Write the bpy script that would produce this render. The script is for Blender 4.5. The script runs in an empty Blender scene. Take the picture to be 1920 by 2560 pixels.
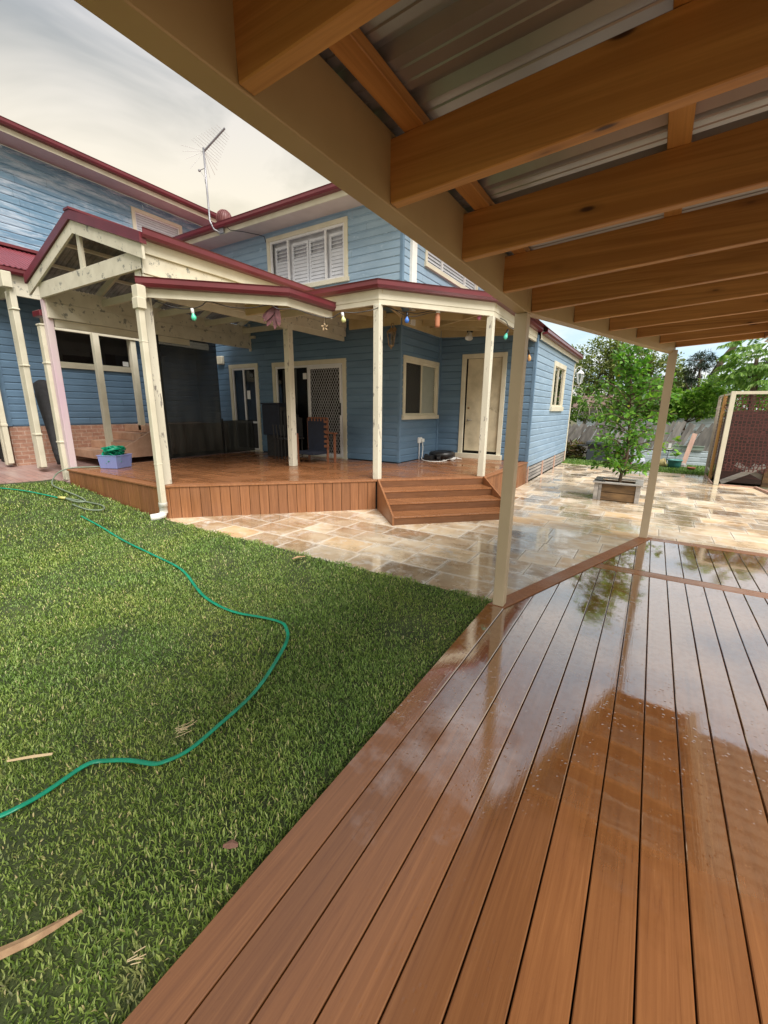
import bpy, math, random
import numpy as np
from mathutils import Matrix, Vector
random.seed(7); rng = np.random.default_rng(11)
S = bpy.context.scene; COL = S.collection
# ------------------------------------------------------------ camera, sky, sun, exposure
cd = bpy.data.cameras.new('camera'); cam = bpy.data.objects.new('camera', cd); COL.objects.link(cam)
M3 = [[0.84706, 0.13438, -0.51423], [0.53141, -0.19671, 0.82396], [0.00957, -0.97121, -0.23804]]
cam.matrix_world = Matrix([[M3[0][0], -M3[0][1], -M3[0][2], 0], [M3[1][0], -M3[1][1], -M3[1][2], 0],
                           [M3[2][0], -M3[2][1], -M3[2][2], 1.573], [0, 0, 0, 1]])
cd.sensor_fit = 'VERTICAL'; cd.sensor_height = 36; cd.lens = 36 * 1051.25 / 2560
cd.clip_start = .02; cd.clip_end = 500
S.camera = cam
SUN_EL, SUN_ROT = math.radians(52), math.radians(118)
W = bpy.data.worlds.new('World'); S.world = W; W.use_nodes = True
def world():
    nt = W.node_tree; n = nt.nodes; l = nt.links; n.clear()
    out = n.new('ShaderNodeOutputWorld'); bg = n.new('ShaderNodeBackground'); bg.inputs[1].default_value = 1.0
    sky = n.new('ShaderNodeTexSky'); sky.sky_type = 'NISHITA'; sky.sun_disc = False
    sky.sun_elevation = SUN_EL; sky.sun_rotation = SUN_ROT
    sc = n.new('ShaderNodeVectorMath'); sc.operation = 'SCALE'; sc.inputs['Scale'].default_value = .11
    l.new(sky.outputs[0], sc.inputs[0])
    tc = n.new('ShaderNodeTexCoord')
    mp = n.new('ShaderNodeMapping'); mp.inputs['Scale'].default_value = (1, 1, 2.6)
    l.new(tc.outputs['Generated'], mp.inputs[0])
    n1 = n.new('ShaderNodeTexNoise'); n1.inputs['Scale'].default_value = 2.6; n1.inputs['Detail'].default_value = 5; n1.inputs['Roughness'].default_value = .5
    n1.inputs['Distortion'].default_value = .7
    l.new(mp.outputs[0], n1.inputs['Vector'])
    r1 = n.new('ShaderNodeValToRGB'); e = r1.color_ramp.elements
    e[0].position = .42; e[0].color = (.175, .187, .195, 1); e[1].position = .58; e[1].color = (.37, .357, .345, 1)
    l.new(n1.outputs[0], r1.inputs[0])
    # warm band low over the house, cooler and brighter toward the garden end
    sx = n.new('ShaderNodeSeparateXYZ'); l.new(tc.outputs['Generated'], sx.inputs[0])
    mr = n.new('ShaderNodeMapRange'); mr.inputs[1].default_value = .54; mr.inputs[2].default_value = .30
    l.new(sx.outputs['Z'], mr.inputs[0])
    warm = n.new('ShaderNodeMixRGB'); warm.inputs[2].default_value = (.54, .465, .31, 1)
    mm = n.new('ShaderNodeMath'); mm.operation = 'MULTIPLY'; mm.inputs[1].default_value = .8
    l.new(mr.outputs[0], mm.inputs[0]); l.new(mm.outputs[0], warm.inputs[0]); l.new(r1.outputs[0], warm.inputs[1])
    # cool, clearer part of the sky toward +Y
    vm = n.new('ShaderNodeVectorMath'); vm.operation = 'DOT_PRODUCT'; vm.inputs[1].default_value = (.10, .97, .1)
    l.new(tc.outputs['Generated'], vm.inputs[0])
    m2 = n.new('ShaderNodeMapRange'); m2.inputs[1].default_value = .80; m2.inputs[2].default_value = .97
    l.new(vm.outputs['Value'], m2.inputs[0])
    n2 = n.new('ShaderNodeTexNoise'); n2.inputs['Scale'].default_value = 7; n2.inputs['Detail'].default_value = 4
    l.new(mp.outputs[0], n2.inputs['Vector'])
    r2 = n.new('ShaderNodeValToRGB'); e = r2.color_ramp.elements
    e[0].position = .36; e[0].color = (.28, .39, .46, 1); e[1].position = .58; e[1].color = (.52, .53, .52, 1)
    l.new(n2.outputs[0], r2.inputs[0])
    cl = n.new('ShaderNodeMixRGB'); l.new(m2.outputs[0], cl.inputs[0]); l.new(warm.outputs[0], cl.inputs[1]); l.new(r2.outputs[0], cl.inputs[2])
    mx = n.new('ShaderNodeMixRGB'); mx.inputs[0].default_value = .9
    l.new(sc.outputs[0], mx.inputs[1]); l.new(cl.outputs[0], mx.inputs[2])
    l.new(mx.outputs[0], bg.inputs[0]); l.new(bg.outputs[0], out.inputs[0])
world()
sl = bpy.data.lights.new('sun', 'SUN'); sun = bpy.data.objects.new('sun', sl); COL.objects.link(sun)
sl.energy = 2.4; sl.angle = math.radians(38); sl.color = (1, .95, .88)
# direction the light travels from: azimuth measured like the sky node (0 = +Y, clockwise)
sd = Vector((math.sin(SUN_ROT) * math.cos(SUN_EL), math.cos(SUN_ROT) * math.cos(SUN_EL), math.sin(SUN_EL)))
sun.rotation_euler = sd.to_track_quat('Z', 'Y').to_euler()
S.view_settings.view_transform = 'Standard'; S.view_settings.look = 'None'
S.view_settings.exposure = 1.22; S.view_settings.gamma = 1
S.cycles.max_bounces = 8; S.cycles.diffuse_bounces = 4; S.cycles.transparent_max_bounces = 16
S.cycles.sample_clamp_indirect = 6

# ------------------------------------------------------------ materials
class T:
    def __init__(s, name):
        s.m = bpy.data.materials.new(name); s.m.use_nodes = True; s.nt = s.m.node_tree
        s.b = s.nt.nodes['Principled BSDF']; s.tc = s.nt.nodes.new('ShaderNodeTexCoord')
    def n(s, t, **k):
        x = s.nt.nodes.new('ShaderNode' + t)
        for a, v in k.items():
            if hasattr(x, a): setattr(x, a, v)
            else: x.inputs[a.replace('_', ' ')].default_value = v
        return x
    def l(s, a, b): s.nt.links.new(a, b)
    def vec(s, stretch=(1, 1, 1), rot=(0, 0, 0), src='Object'):
        mp = s.n('Mapping'); mp.inputs['Scale'].default_value = stretch; mp.inputs['Rotation'].default_value = rot
        s.l(s.tc.outputs[src], mp.inputs[0]); return mp.outputs[0]
    def noise(s, scale, stretch=(1, 1, 1), detail=4, rough=.55, dist=0, add=None):
        x = s.n('TexNoise', Scale=scale, Detail=detail, Roughness=rough, Distortion=dist)
        v = s.vec(stretch)
        if add is not None:
            a = s.n('VectorMath', operation='ADD'); s.l(v, a.inputs[0]); s.l(add, a.inputs[1]); v = a.outputs[0]
        s.l(v, x.inputs['Vector']); return x.outputs[0]
    def ramp(s, f, stops, interp='LINEAR'):
        r = s.n('ValToRGB'); cr = r.color_ramp; cr.interpolation = interp
        while len(cr.elements) < len(stops): cr.elements.new(.5)
        for e, (p, c) in zip(cr.elements, stops):
            e.position = p; e.color = (c, c, c, 1) if not isinstance(c, tuple) else (*c, 1)
        s.l(f, r.inputs[0]); return r.outputs[0]
    def mix(s, f, a, b, mode='MIX'):
        x = s.n('MixRGB', blend_type=mode)
        for i, v in ((0, f), (1, a), (2, b)):
            if isinstance(v, (int, float)): x.inputs[i].default_value = v
            elif isinstance(v, tuple): x.inputs[i].default_value = (*v, 1)
            else: s.l(v, x.inputs[i])
        return x.outputs[0]
    def math(s, op, a, b=0):
        x = s.n('Math', operation=op)
        for i, v in ((0, a), (1, b)):
            if isinstance(v, (int, float)): x.inputs[i].default_value = v
            else: s.l(v, x.inputs[i])
        return x.outputs[0]
    def island(s, salt=0):
        g = s.n('NewGeometry'); return g.outputs['Random Per Island']
    def isl_vec(s, k=37.):
        c = s.n('CombineXYZ'); r = s.island(); m = s.math('MULTIPLY', r, k)
        s.l(m, c.inputs[0]); s.l(m, c.inputs[1]); s.l(m, c.inputs[2]); return c.outputs[0]
    def bump(s, f, strength=.3, dist=.01):
        b = s.n('Bump'); b.inputs['Strength'].default_value = strength; b.inputs['Distance'].default_value = dist
        s.l(f, b.inputs['Height']); s.l(b.outputs[0], s.b.inputs['Normal']); return b
    def base(s, c):
        if isinstance(c, tuple): s.b.inputs['Base Color'].default_value = (*c, 1)
        else: s.l(c, s.b.inputs['Base Color'])
    def rough(s, r):
        if isinstance(r, (int, float)): s.b.inputs['Roughness'].default_value = r
        else: s.l(r, s.b.inputs['Roughness'])

def mat(name, c1, c2=None, scale=5, stretch=(1, 1, 1), rough=.5, isl=0, bump=0, bd=.005, metal=0, lo=.35, hi=.65, spots=None, spot_at=.62, spot_scale=14, spec=.5):
    t = T(name); c2 = c2 or tuple(x * .8 for x in c1)
    f = t.noise(scale, stretch, add=t.isl_vec() if isl else None)
    col = t.ramp(f, [(lo, c2), (hi, c1)])
    if isl:
        v = t.math('ADD', t.math('MULTIPLY', t.island(), isl * 2), 1 - isl)
        cc = t.n('CombineXYZ')
        for i in range(3): t.l(v, cc.inputs[i])
        col = t.mix(1., col, cc.outputs[0], 'MULTIPLY')
    if spots:
        g = t.noise(spot_scale, stretch, detail=6, rough=.7)
        col = t.mix(t.ramp(g, [(spot_at, 0.), (spot_at + .05, 1.)]), col, spots)
    t.base(col); t.rough(rough); t.b.inputs['Metallic'].default_value = metal
    t.b.inputs['Specular IOR Level'].default_value = spec
    if bump: t.bump(t.noise(scale * 6, stretch, detail=5), bump, bd)
    return t.m

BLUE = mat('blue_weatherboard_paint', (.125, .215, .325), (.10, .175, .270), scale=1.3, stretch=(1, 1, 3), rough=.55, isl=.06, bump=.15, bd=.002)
def bluefaded():
    t = T('faded_blue_weatherboard_paint'); f = t.noise(1.1, (1, 1, 2.5), add=t.isl_vec(3))
    col = t.ramp(f, [(.3, (.125, .235, .36)), (.7, (.17, .30, .43))])
    g = t.noise(1.6, (1, .55, 3.2), detail=7, rough=.75, dist=.6)
    col = t.mix(t.ramp(g, [(.46, 0.), (.64, .75)]), col, (.56, .64, .74))
    t.base(col); t.rough(.5); t.bump(t.noise(20, (1, 1, 4)), .15, .002); return t.m
BLUEF = bluefaded()
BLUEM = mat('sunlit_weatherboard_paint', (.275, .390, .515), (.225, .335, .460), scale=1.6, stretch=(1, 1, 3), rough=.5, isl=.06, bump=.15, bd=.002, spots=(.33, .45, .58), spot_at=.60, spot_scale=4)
CREAM = mat('cream_paint', (.66, .62, .50), (.58, .54, .42), scale=3, rough=.5, bump=.1, bd=.002)
CREAMD = mat('mouldy_cream_paint', (.67, .63, .51), (.58, .54, .43), scale=5, rough=.55, spots=(.24, .24, .21), spot_at=.575, spot_scale=7, bump=.2, bd=.002)
PEEL = mat('peeling_cream_paint', (.68, .65, .54), (.58, .55, .45), scale=4, stretch=(1, 1, .3), rough=.6, spots=(.22, .20, .18), spot_at=.585, spot_scale=16, bump=.4, bd=.004)
PINKP = mat('faded_pink_paint', (.60, .44, .52), (.62, .52, .52), scale=3, stretch=(1, 1, .3), rough=.55)
SOFFIT = mat('soffit_sheet_paint', (.56, .47, .46), (.50, .41, .40), scale=2, rough=.6)
REDM = mat('burgundy_steel', (.150, .024, .034), (.12, .020, .028), scale=2, rough=.28, bump=.03, bd=.002)
REDR = mat('burgundy_roof_sheet', (.23, .048, .062), (.18, .038, .05), scale=3, rough=.35)
TAN = mat('tan_post_paint', (.54, .45, .32), (.49, .405, .285), scale=2.5, rough=.45, bump=.06, bd=.002)
BEAMT = mat('bounce_lit_tan_paint', (.42, .30, .145), (.37, .26, .12), scale=2.5, rough=.5)  # the post tan, with warm bounced light mixed into the colour
def pine(name, axis, c1=(.50, .245, .066), c2=(.255, .098, .017)):
    t = T(name); st = [26, 26, 26]; st[axis] = .9
    iv = t.isl_vec(11)
    f = t.noise(1.0, tuple(st), detail=5, rough=.6, dist=.6, add=iv)
    col = t.ramp(f, [(.36, c2), (.50, tuple((p + q) / 2 for p, q in zip(c1, c2))), (.64, c1)])
    fine = t.noise(1.0, tuple(x * 3.2 if x > 1 else x for x in st), detail=4, add=iv)
    col = t.mix(t.ramp(fine, [(.52, 0.), (.68, .45)]), col, tuple(x * .55 for x in c2))
    big = t.noise(1.0, tuple(2.2 if i != axis else .5 for i in range(3)), add=iv)
    col = t.mix(t.ramp(big, [(.3, .0), (.75, .5)]), col, tuple(x * 1.35 for x in c1))
    kv = t.n('TexVoronoi', Scale=1.0); ks = [9.] * 3; ks[axis] = 3.0
    a = t.n('VectorMath', operation='ADD'); t.l(t.vec(tuple(ks)), a.inputs[0]); t.l(iv, a.inputs[1])
    nz = t.n('VectorMath', operation='ADD'); t.l(a.outputs[0], nz.inputs[0])
    t.l(a.outputs[0], kv.inputs['Vector'])
    kn = t.ramp(kv.outputs['Distance'], [(.085, 1.), (.105, .92), (.135, .25), (.23, 0.)])
    col = t.mix(kn, col, (.05, .018, .008))
    t.base(col); t.rough(.55); t.bump(f, .12, .003); return t.m
PINEX = pine('pine_rafter', 0); PINEY = pine('pine_batten', 1)
PINEZ = pine('pine_post', 2, (.52, .30, .10), (.42, .22, .07))
SHEET = mat('pale_zinc_sheet', (.40, .40, .39), (.32, .32, .31), scale=3, rough=.28, metal=.6)
SHEETW = mat('old_roof_sheet', (.33, .33, .32), (.16, .15, .14), scale=5, rough=.55)
WHITE = mat('white_plastic', (.78, .78, .76), (.72, .72, .70), rough=.35)
ALU = mat('white_aluminium', (.72, .72, .74), (.66, .66, .68), rough=.35)
GREYALU = mat('galvanised_steel', (.33, .33, .36), (.25, .25, .27), rough=.4, metal=.5)
BLACK = mat('black_plastic', (.012, .012, .014), (.02, .02, .022), rough=.35)
BLACKF = mat('black_canvas', (.018, .018, .02), (.030, .030, .034), scale=12, rough=.8, bump=.4)
NAVY = mat('navy_canvas', (.014, .020, .040), (.010, .014, .028), scale=6, rough=.75)
DARK = mat('dark_interior', (.010, .009, .009), rough=.9)
ORANGEW = mat('orange_timber', (.26, .10, .05), (.16, .06, .03), scale=9, stretch=(1, 1, .2), rough=.5)
TRAY = mat('grey_weathered_timber', (.30, .28, .26), (.17, .16, .15), scale=8, stretch=(1, 1, .15), rough=.85, isl=.25, bump=.5, bd=.004)
TRAYX = mat('grey_weathered_rail', (.34, .32, .30), (.20, .19, .18), scale=8, stretch=(.2, .2, 1.5), rough=.85, isl=.2, bump=.5, bd=.004)
OLDW = mat('stained_planter_timber', (.21, .125, .055), (.085, .05, .024), scale=6, stretch=(.5, 1, 2), rough=.75, isl=.15, bump=.4)
SOIL = mat('bark_mulch', (.11, .055, .035), (.04, .02, .012), scale=30, rough=.95, bump=1., bd=.02)
TERRA = mat('terracotta', (.38, .13, .07), (.30, .10, .055), rough=.7)
GREENP = mat('green_pot_plastic', (.03, .15, .135), (.025, .12, .11), rough=.4)
GREENPL = mat('pale_green_rim', (.12, .36, .34), rough=.4)
YELP = mat('faded_yellow_plastic', (.55, .45, .20), (.45, .36, .15), rough=.5)
HOSE = mat('green_layflat_hose', (.002, .30, .17), (.002, .20, .11), scale=9, rough=.3)
HOSEG = mat('olive_garden_hose', (.19, .24, .18), (.14, .18, .13), rough=.45)
LILAC = mat('lilac_plastic', (.26, .27, .60), (.22, .24, .52), rough=.25)
TILE = mat('terracotta_step_tile', (.52, .33, .23), (.42, .25, .17), scale=6, rough=.5, isl=.1)
MAROON = mat('maroon_steel', (.11, .030, .028), (.09, .024, .024), rough=.45)
PALEB = mat('pale_blue_weatherboard', (.52, .60, .66), (.45, .52, .58), scale=4, rough=.6, isl=.08)
SAGE = mat('sage_board', (.30, .38, .32), rough=.6)
PINKW = mat('raw_pink_timber', (.50, .32, .25), (.42, .26, .20), scale=9, stretch=(1, 1, .2), rough=.7)
CHAR = mat('charcoal_resin', (.055, .065, .08), (.04, .05, .06), rough=.5)
PINKC = mat('pink_plastic', (.75, .30, .55), rough=.5)
BARK = mat('tree_bark', (.16, .11, .075), (.07, .05, .035), scale=18, stretch=(1, 1, .3), rough=.9, bump=.8, bd=.01)
BARKP = mat('pale_bark', (.42, .38, .30), (.28, .25, .20), scale=18, stretch=(1, 1, .3), rough=.9)
BRASS = mat('aged_bronze', (.48, .36, .22), (.26, .18, .10), scale=14, rough=.45, metal=.2)
SLAT = mat('white_shutter', (.68, .70, .76), (.62, .64, .70), rough=.4)
BLIND = mat('cream_blind', (.74, .70, .58), (.68, .64, .53), rough=.5)
DOORM = mat('grubby_cream_door', (.60, .53, .38), (.42, .37, .26), scale=2.2, rough=.5, lo=.38, hi=.58, spots=(.33, .29, .21), spot_at=.64, spot_scale=4)
STEELD = mat('door_handle_metal', (.35, .33, .30), rough=.3, metal=.8)

def glass(name, tint=(.9, .93, .95), gl=.35):
    t = T(name); nt = t.nt; nt.nodes.remove(t.b); out = [n for n in nt.nodes if n.type == 'OUTPUT_MATERIAL'][0]
    tr = t.n('BsdfTransparent'); tr.inputs[0].default_value = (*tint, 1)
    g = t.n('BsdfGlossy'); g.inputs['Roughness'].default_value = .02; g.inputs[0].default_value = (1, 1, 1, 1)
    fr = t.n('Fresnel', IOR=1.5); f2 = t.math('MULTIPLY', fr.outputs[0], 1.4)
    mx = t.n('MixShader'); t.l(f2, mx.inputs[0]); t.l(tr.outputs[0], mx.inputs[1]); t.l(g.outputs[0], mx.inputs[2])
    t.l(mx.outputs[0], out.inputs[0]); return t.m
GLASS = glass('window_glass')
def clear(name, col, rough=.15, alpha=.55):
    t = T(name); t.base(col); t.rough(rough); t.b.inputs['Alpha'].default_value = alpha; return t.m
TUBM = clear('translucent_lilac_plastic', (.30, .36, .72), .2, .6)

def leafmat(name, cols, rough=.42, trans=.35):
    t = T(name); nt = t.nt; out = [n for n in nt.nodes if n.type == 'OUTPUT_MATERIAL'][0]
    col = t.ramp(t.island(), cols); t.base(col); t.rough(rough)
    tr = t.n('BsdfTranslucent'); c2 = t.mix(1., col, (1.2, 1.5, .6), 'MULTIPLY'); t.l(c2, tr.inputs[0])
    mx = t.n('MixShader'); mx.inputs[0].default_value = trans
    t.l(t.b.outputs[0], mx.inputs[1]); t.l(tr.outputs[0], mx.inputs[2]); t.l(mx.outputs[0], out.inputs[0]); return t.m
LEAF = leafmat('glossy_green_leaf', [(0, (.045, .125, .018)), (.5, (.095, .235, .028)), (.95, (.20, .40, .05)), (.992, (.30, .42, .05)), (1, (.5, .45, .05))])
LEAFL = leafmat('lemon_green_leaf', [(0, (.08, .19, .025)), (.5, (.18, .35, .045)), (1, (.36, .52, .10))])
LEAFD = leafmat('dull_olive_leaf', [(0, (.055, .085, .024)), (.6, (.165, .21, .055)), (1, (.32, .34, .11))], rough=.6, trans=.25)
LEAFB = leafmat('dark_needle_leaf', [(0, (.012, .030, .016)), (1, (.04, .075, .04))], rough=.6, trans=.15)
LEAFP = leafmat('frond_leaf', [(0, (.08, .18, .03)), (.6, (.19, .34, .06)), (1, (.36, .50, .14))])
LEAFM = leafmat('mid_green_leaf', [(0, (.06, .14, .028)), (.7, (.17, .28, .055)), (1, (.30, .42, .10))])
def turfmat():
    m = leafmat('turf_blade_', [(0, (.055, .10, .018)), (.35, (.150, .245, .050)), (.75, (.265, .385, .095)), (.94, (.40, .49, .18)), (.965, (.48, .46, .24)), (1, (.68, .58, .37))], rough=.5, trans=.3)
    nt = m.node_tree; b = nt.nodes['Principled BSDF']; src = b.inputs['Base Color'].links[0].from_socket
    t = T.__new__(T); t.m = m; t.nt = nt; t.b = b; t.tc = nt.nodes.new('ShaderNodeTexCoord')
    f = t.ramp(t.noise(.9, detail=5, rough=.65, dist=.4), [(.38, 0.), (.62, 1.)])
    dry = t.mix(f, (.85, .95, .85), (1.32, 1.16, 1.0)); g2 = t.ramp(t.noise(4.5, detail=4), [(.60, 0.), (.74, .55)])
    c = t.mix(1., src, dry, 'MULTIPLY'); c = t.mix(g2, c, (.36, .30, .16)); t.l(c, b.inputs['Base Color']); return m
GRASS = turfmat() or leafmat('turf_blade', [(0, (.050, .085, .015)), (.35, (.135, .205, .038)), (.75, (.245, .335, .070)), (.94, (.37, .44, .14)), (.97, (.46, .44, .22)), (1, (.66, .55, .34))], rough=.5, trans=.3)

def deckmat():
    t = T('wet_composite_board'); iv = t.isl_vec(17)
    f = t.noise(1, (52, 1.3, 52), detail=7, rough=.68, dist=1.3, add=iv)
    col = t.ramp(f, [(.25, (.125, .047, .017)), (.43, (.185, .073, .026)), (.60, (.220, .090, .032)), (.8, (.285, .122, .046))])
    v = t.math('ADD', t.math('MULTIPLY', t.island(), .26), .87); cc = t.n('CombineXYZ')
    for i in range(3): t.l(v, cc.inputs[i])
    col = t.mix(1., col, cc.outputs[0], 'MULTIPLY')
    # film of rain: thick over the open half of the deck, thin and patchy close by
    sx = t.n('SeparateXYZ'); t.l(t.tc.outputs['Object'], sx.inputs[0])
    g = t.noise(1.7, (1, 1, 1), detail=6, rough=.6)
    yy = t.math('ADD', sx.outputs['Y'], t.math('MULTIPLY', t.math('SUBTRACT', g, .5), 2.6))
    wet = t.n('MapRange'); wet.inputs[1].default_value = -.75; wet.inputs[2].default_value = -.20; t.l(yy, wet.inputs[0])
    wetf = wet.outputs[0]
    small = t.ramp(t.noise(26, detail=3), [(.44, 0.), (.52, 1.)])
    wf = t.math('MULTIPLY', wetf, t.math('ADD', t.math('MULTIPLY', small, .12), .88))
    r = t.n('MapRange'); r.inputs[3].default_value = .27; r.inputs[4].default_value = .045; t.l(wf, r.inputs[0])
    t.rough(r.outputs[0])
    t.b.inputs['IOR'].default_value = 1.62
    t.b.inputs['Coat IOR'].default_value = 3.8
    cw = t.math('MULTIPLY', wf, .9); t.l(cw, t.b.inputs['Coat Weight']); t.b.inputs['Coat Roughness'].default_value = .03
    t.base(col)
    # droplets / ripples
    vor = t.n('TexVoronoi', Scale=36.); t.l(t.vec(), vor.inputs['Vector'])
    dr = t.ramp(vor.outputs['Distance'], [(.12, 1.), (.26, 0.)])
    dm = t.ramp(t.noise(5, detail=3), [(.45, 0.), (.53, 1.)])
    h = t.math('ADD', t.math('MULTIPLY', t.math('MULTIPLY', dr, dm), 1.0), t.math('MULTIPLY', f, .35))
    h = t.math('ADD', h, t.math('MULTIPLY', t.noise(9, detail=2), .5))
    b = t.bump(h, .13, .0035); t.l(b.outputs[0], t.b.inputs['Coat Normal'])
    return t.m
DECK = deckmat()
def deck2(name, st, wetr=.12, k=1.):
    t = T(name); iv = t.isl_vec(17)
    f = t.noise(1, st, detail=6, rough=.62, dist=1.0, add=iv)
    col = t.ramp(f, [(p_, tuple(q_ * k for q_ in c_)) for p_, c_ in ((.25, (.16, .064, .026)), (.52, (.25, .105, .043)), (.8, (.34, .155, .068)))])
    v = t.math('ADD', t.math('MULTIPLY', t.island(), .3), .85); cc = t.n('CombineXYZ')
    for i in range(3): t.l(v, cc.inputs[i])
    col = t.mix(1., col, cc.outputs[0], 'MULTIPLY')
    t.base(col); t.rough(t.ramp(t.noise(2.2, detail=5), [(.4, wetr), (.6, wetr + .3)])); t.bump(f, .15, .003); return t.m
DECKX = deck2('wet_house_decking', (1.1, 34, 34), .08); SKIRT = deck2('composite_skirting', (34, 34, 1.1), .4); RISER = deck2('shaded_composite_riser', (3, 3, 60), .4, .62)  # riser copy of the decking, darkened in colour to stand for shading

def travertine():
    t = T('wet_travertine'); iv = t.isl_vec(23)
    f = t.noise(2.2, (.9, 1.8, 1), detail=7, rough=.62, dist=.5, add=iv)
    col = t.ramp(f, [(.25, (.36, .25, .15)), (.42, (.52, .395, .265)), (.56, (.64, .53, .39)), (.76, (.71, .64, .53))])
    c2 = t.ramp(t.island(), [(0, (.55, .50, .44)), (.25, (.80, .72, .62)), (.5, (1.0, .98, .95)), (.8, (1.1, 1.08, 1.02)), (1, (1.05, .88, .66))])
    col = t.mix(1., col, c2, 'MULTIPLY')
    sc = t.ramp(t.noise(5, detail=7, rough=.75, dist=.5), [(.50, 0.), (.66, .8)])
    col = t.mix(sc, col, (.70, .67, .61))
    at_ = t.n('Attribute'); at_.attribute_name = 'edge'
    ed = t.math('ADD', at_.outputs['Fac'], t.math('MULTIPLY', t.math('SUBTRACT', t.noise(7, detail=5, rough=.7), .5), 1.3))
    ed = t.ramp(ed, [(.5, 0.), (1., .50)])
    col = t.mix(ed, col, (.78, .74, .66))
    t.base(col)
    pud = t.math('ADD', t.noise(1.2, detail=6, rough=.65), t.math('MULTIPLY', t.math('SUBTRACT', t.island(), .5), .10))
    t.rough(t.ramp(pud, [(.40, .12), (.50, .30), (.60, .5)])); t.b.inputs['Specular IOR Level'].default_value = .6
    t.l(t.ramp(pud, [(.44, .9), (.54, .05)]), t.b.inputs['Coat Weight']); t.b.inputs['Coat Roughness'].default_value = .07; t.b.inputs['Coat IOR'].default_value = 1.7
    t.bump(t.noise(24, detail=5), .12, .004); return t.m
TRAV = travertine()
GROUT = mat('paving_grout', (.46, .40, .31), (.34, .28, .21), scale=9, rough=.7)
def soil():
    t = T('turf_base'); col = t.ramp(t.noise(3, detail=6), [(.35, (.030, .042, .014)), (.65, (.065, .085, .026))]); t.base(col); t.rough(.95)
    t.bump(t.noise(60), .8, .01); return t.m
SOILG = soil()
GROUND = mat('bare_garden_earth', (.13, .11, .06), (.07, .085, .035), scale=2, rough=.95, bump=.5, bd=.02)
def redpave():
    t = T('stamped_red_concrete'); br = t.n('TexBrick', Scale=2.2); br.inputs['Color1'].default_value = (.36, .21, .18, 1); br.inputs['Color2'].default_value = (.30, .19, .17, 1)
    br.inputs['Mortar'].default_value = (.17, .12, .11, 1); br.inputs['Mortar Size'].default_value = .012; t.l(t.vec(), br.inputs['Vector'])
    col = t.mix(t.ramp(t.noise(1.5, (1, 3, 1), detail=6), [(.4, 0.), (.7, .6)]), br.outputs[0], (.42, .33, .31)); t.base(col)
    t.rough(.4); t.bump(br.outputs['Fac'], -.2, .004); return t.m
REDP = redpave()
def brick():
    t = T('face_brick')
    sp = t.n('SeparateXYZ'); t.l(t.tc.outputs['Object'], sp.inputs[0]); cb = t.n('CombineXYZ')
    t.l(sp.outputs['Y'], cb.inputs[0]); t.l(sp.outputs['Z'], cb.inputs[1])
    br = t.n('TexBrick', Scale=1.0); br.inputs['Brick Width'].default_value = .24; br.inputs['Row Height'].default_value = .086
    br.inputs['Mortar Size'].default_value = .007; br.inputs['Color1'].default_value = (.47, .27, .19, 1); br.inputs['Color2'].default_value = (.38, .20, .14, 1)
    br.inputs['Mortar'].default_value = (.52, .40, .33, 1); t.l(cb.outputs[0], br.inputs['Vector'])
    col = t.mix(t.ramp(t.noise(14, detail=5), [(.4, 0.), (.7, .5)]), br.outputs[0], (.20, .09, .06)); t.base(col)
    t.rough(.8); t.bump(br.outputs['Fac'], -.6, .008); return t.m
BRICK = brick()
def screenmat():
    t = T('laser_cut_maroon_panel'); nt = t.nt; out = [n for n in nt.nodes if n.type == 'OUTPUT_MATERIAL'][0]
    sp = t.n('SeparateXYZ'); t.l(t.tc.outputs['Object'], sp.inputs[0]); cb = t.n('CombineXYZ')
    t.l(t.math('ADD', sp.outputs['X'], sp.outputs['Y']), cb.inputs[0]); t.l(sp.outputs['Z'], cb.inputs[1])
    v = t.n('TexVoronoi', feature='DISTANCE_TO_EDGE', Scale=14.); v.inputs['Randomness'].default_value = .4; t.l(cb.outputs[0], v.inputs['Vector'])
    hole = t.ramp(v.outputs['Distance'], [(.105, 0.), (.115, 1.)])
    t.base((.085, .022, .020)); t.rough(.5)
    tr = t.n('BsdfTransparent'); mx = t.n('MixShader'); t.l(hole, mx.inputs[0]); t.l(t.b.outputs[0], mx.inputs[1]); t.l(tr.outputs[0], mx.inputs[2])
    t.l(mx.outputs[0], out.inputs[0]); return t.m
SCREEN = screenmat()
def meshmat():
    t = T('black_shade_mesh'); t.base(t.ramp(t.noise(3, (1, 1, .3), detail=6), [(.35, (.03, .033, .033)), (.7, (.085, .092, .092))])); t.rough(.8)
    t.b.inputs['Alpha'].default_value = .72; t.bump(t.noise(30, (1, 1, .4)), .4, .004); return t.m
MESH = meshmat()

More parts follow.
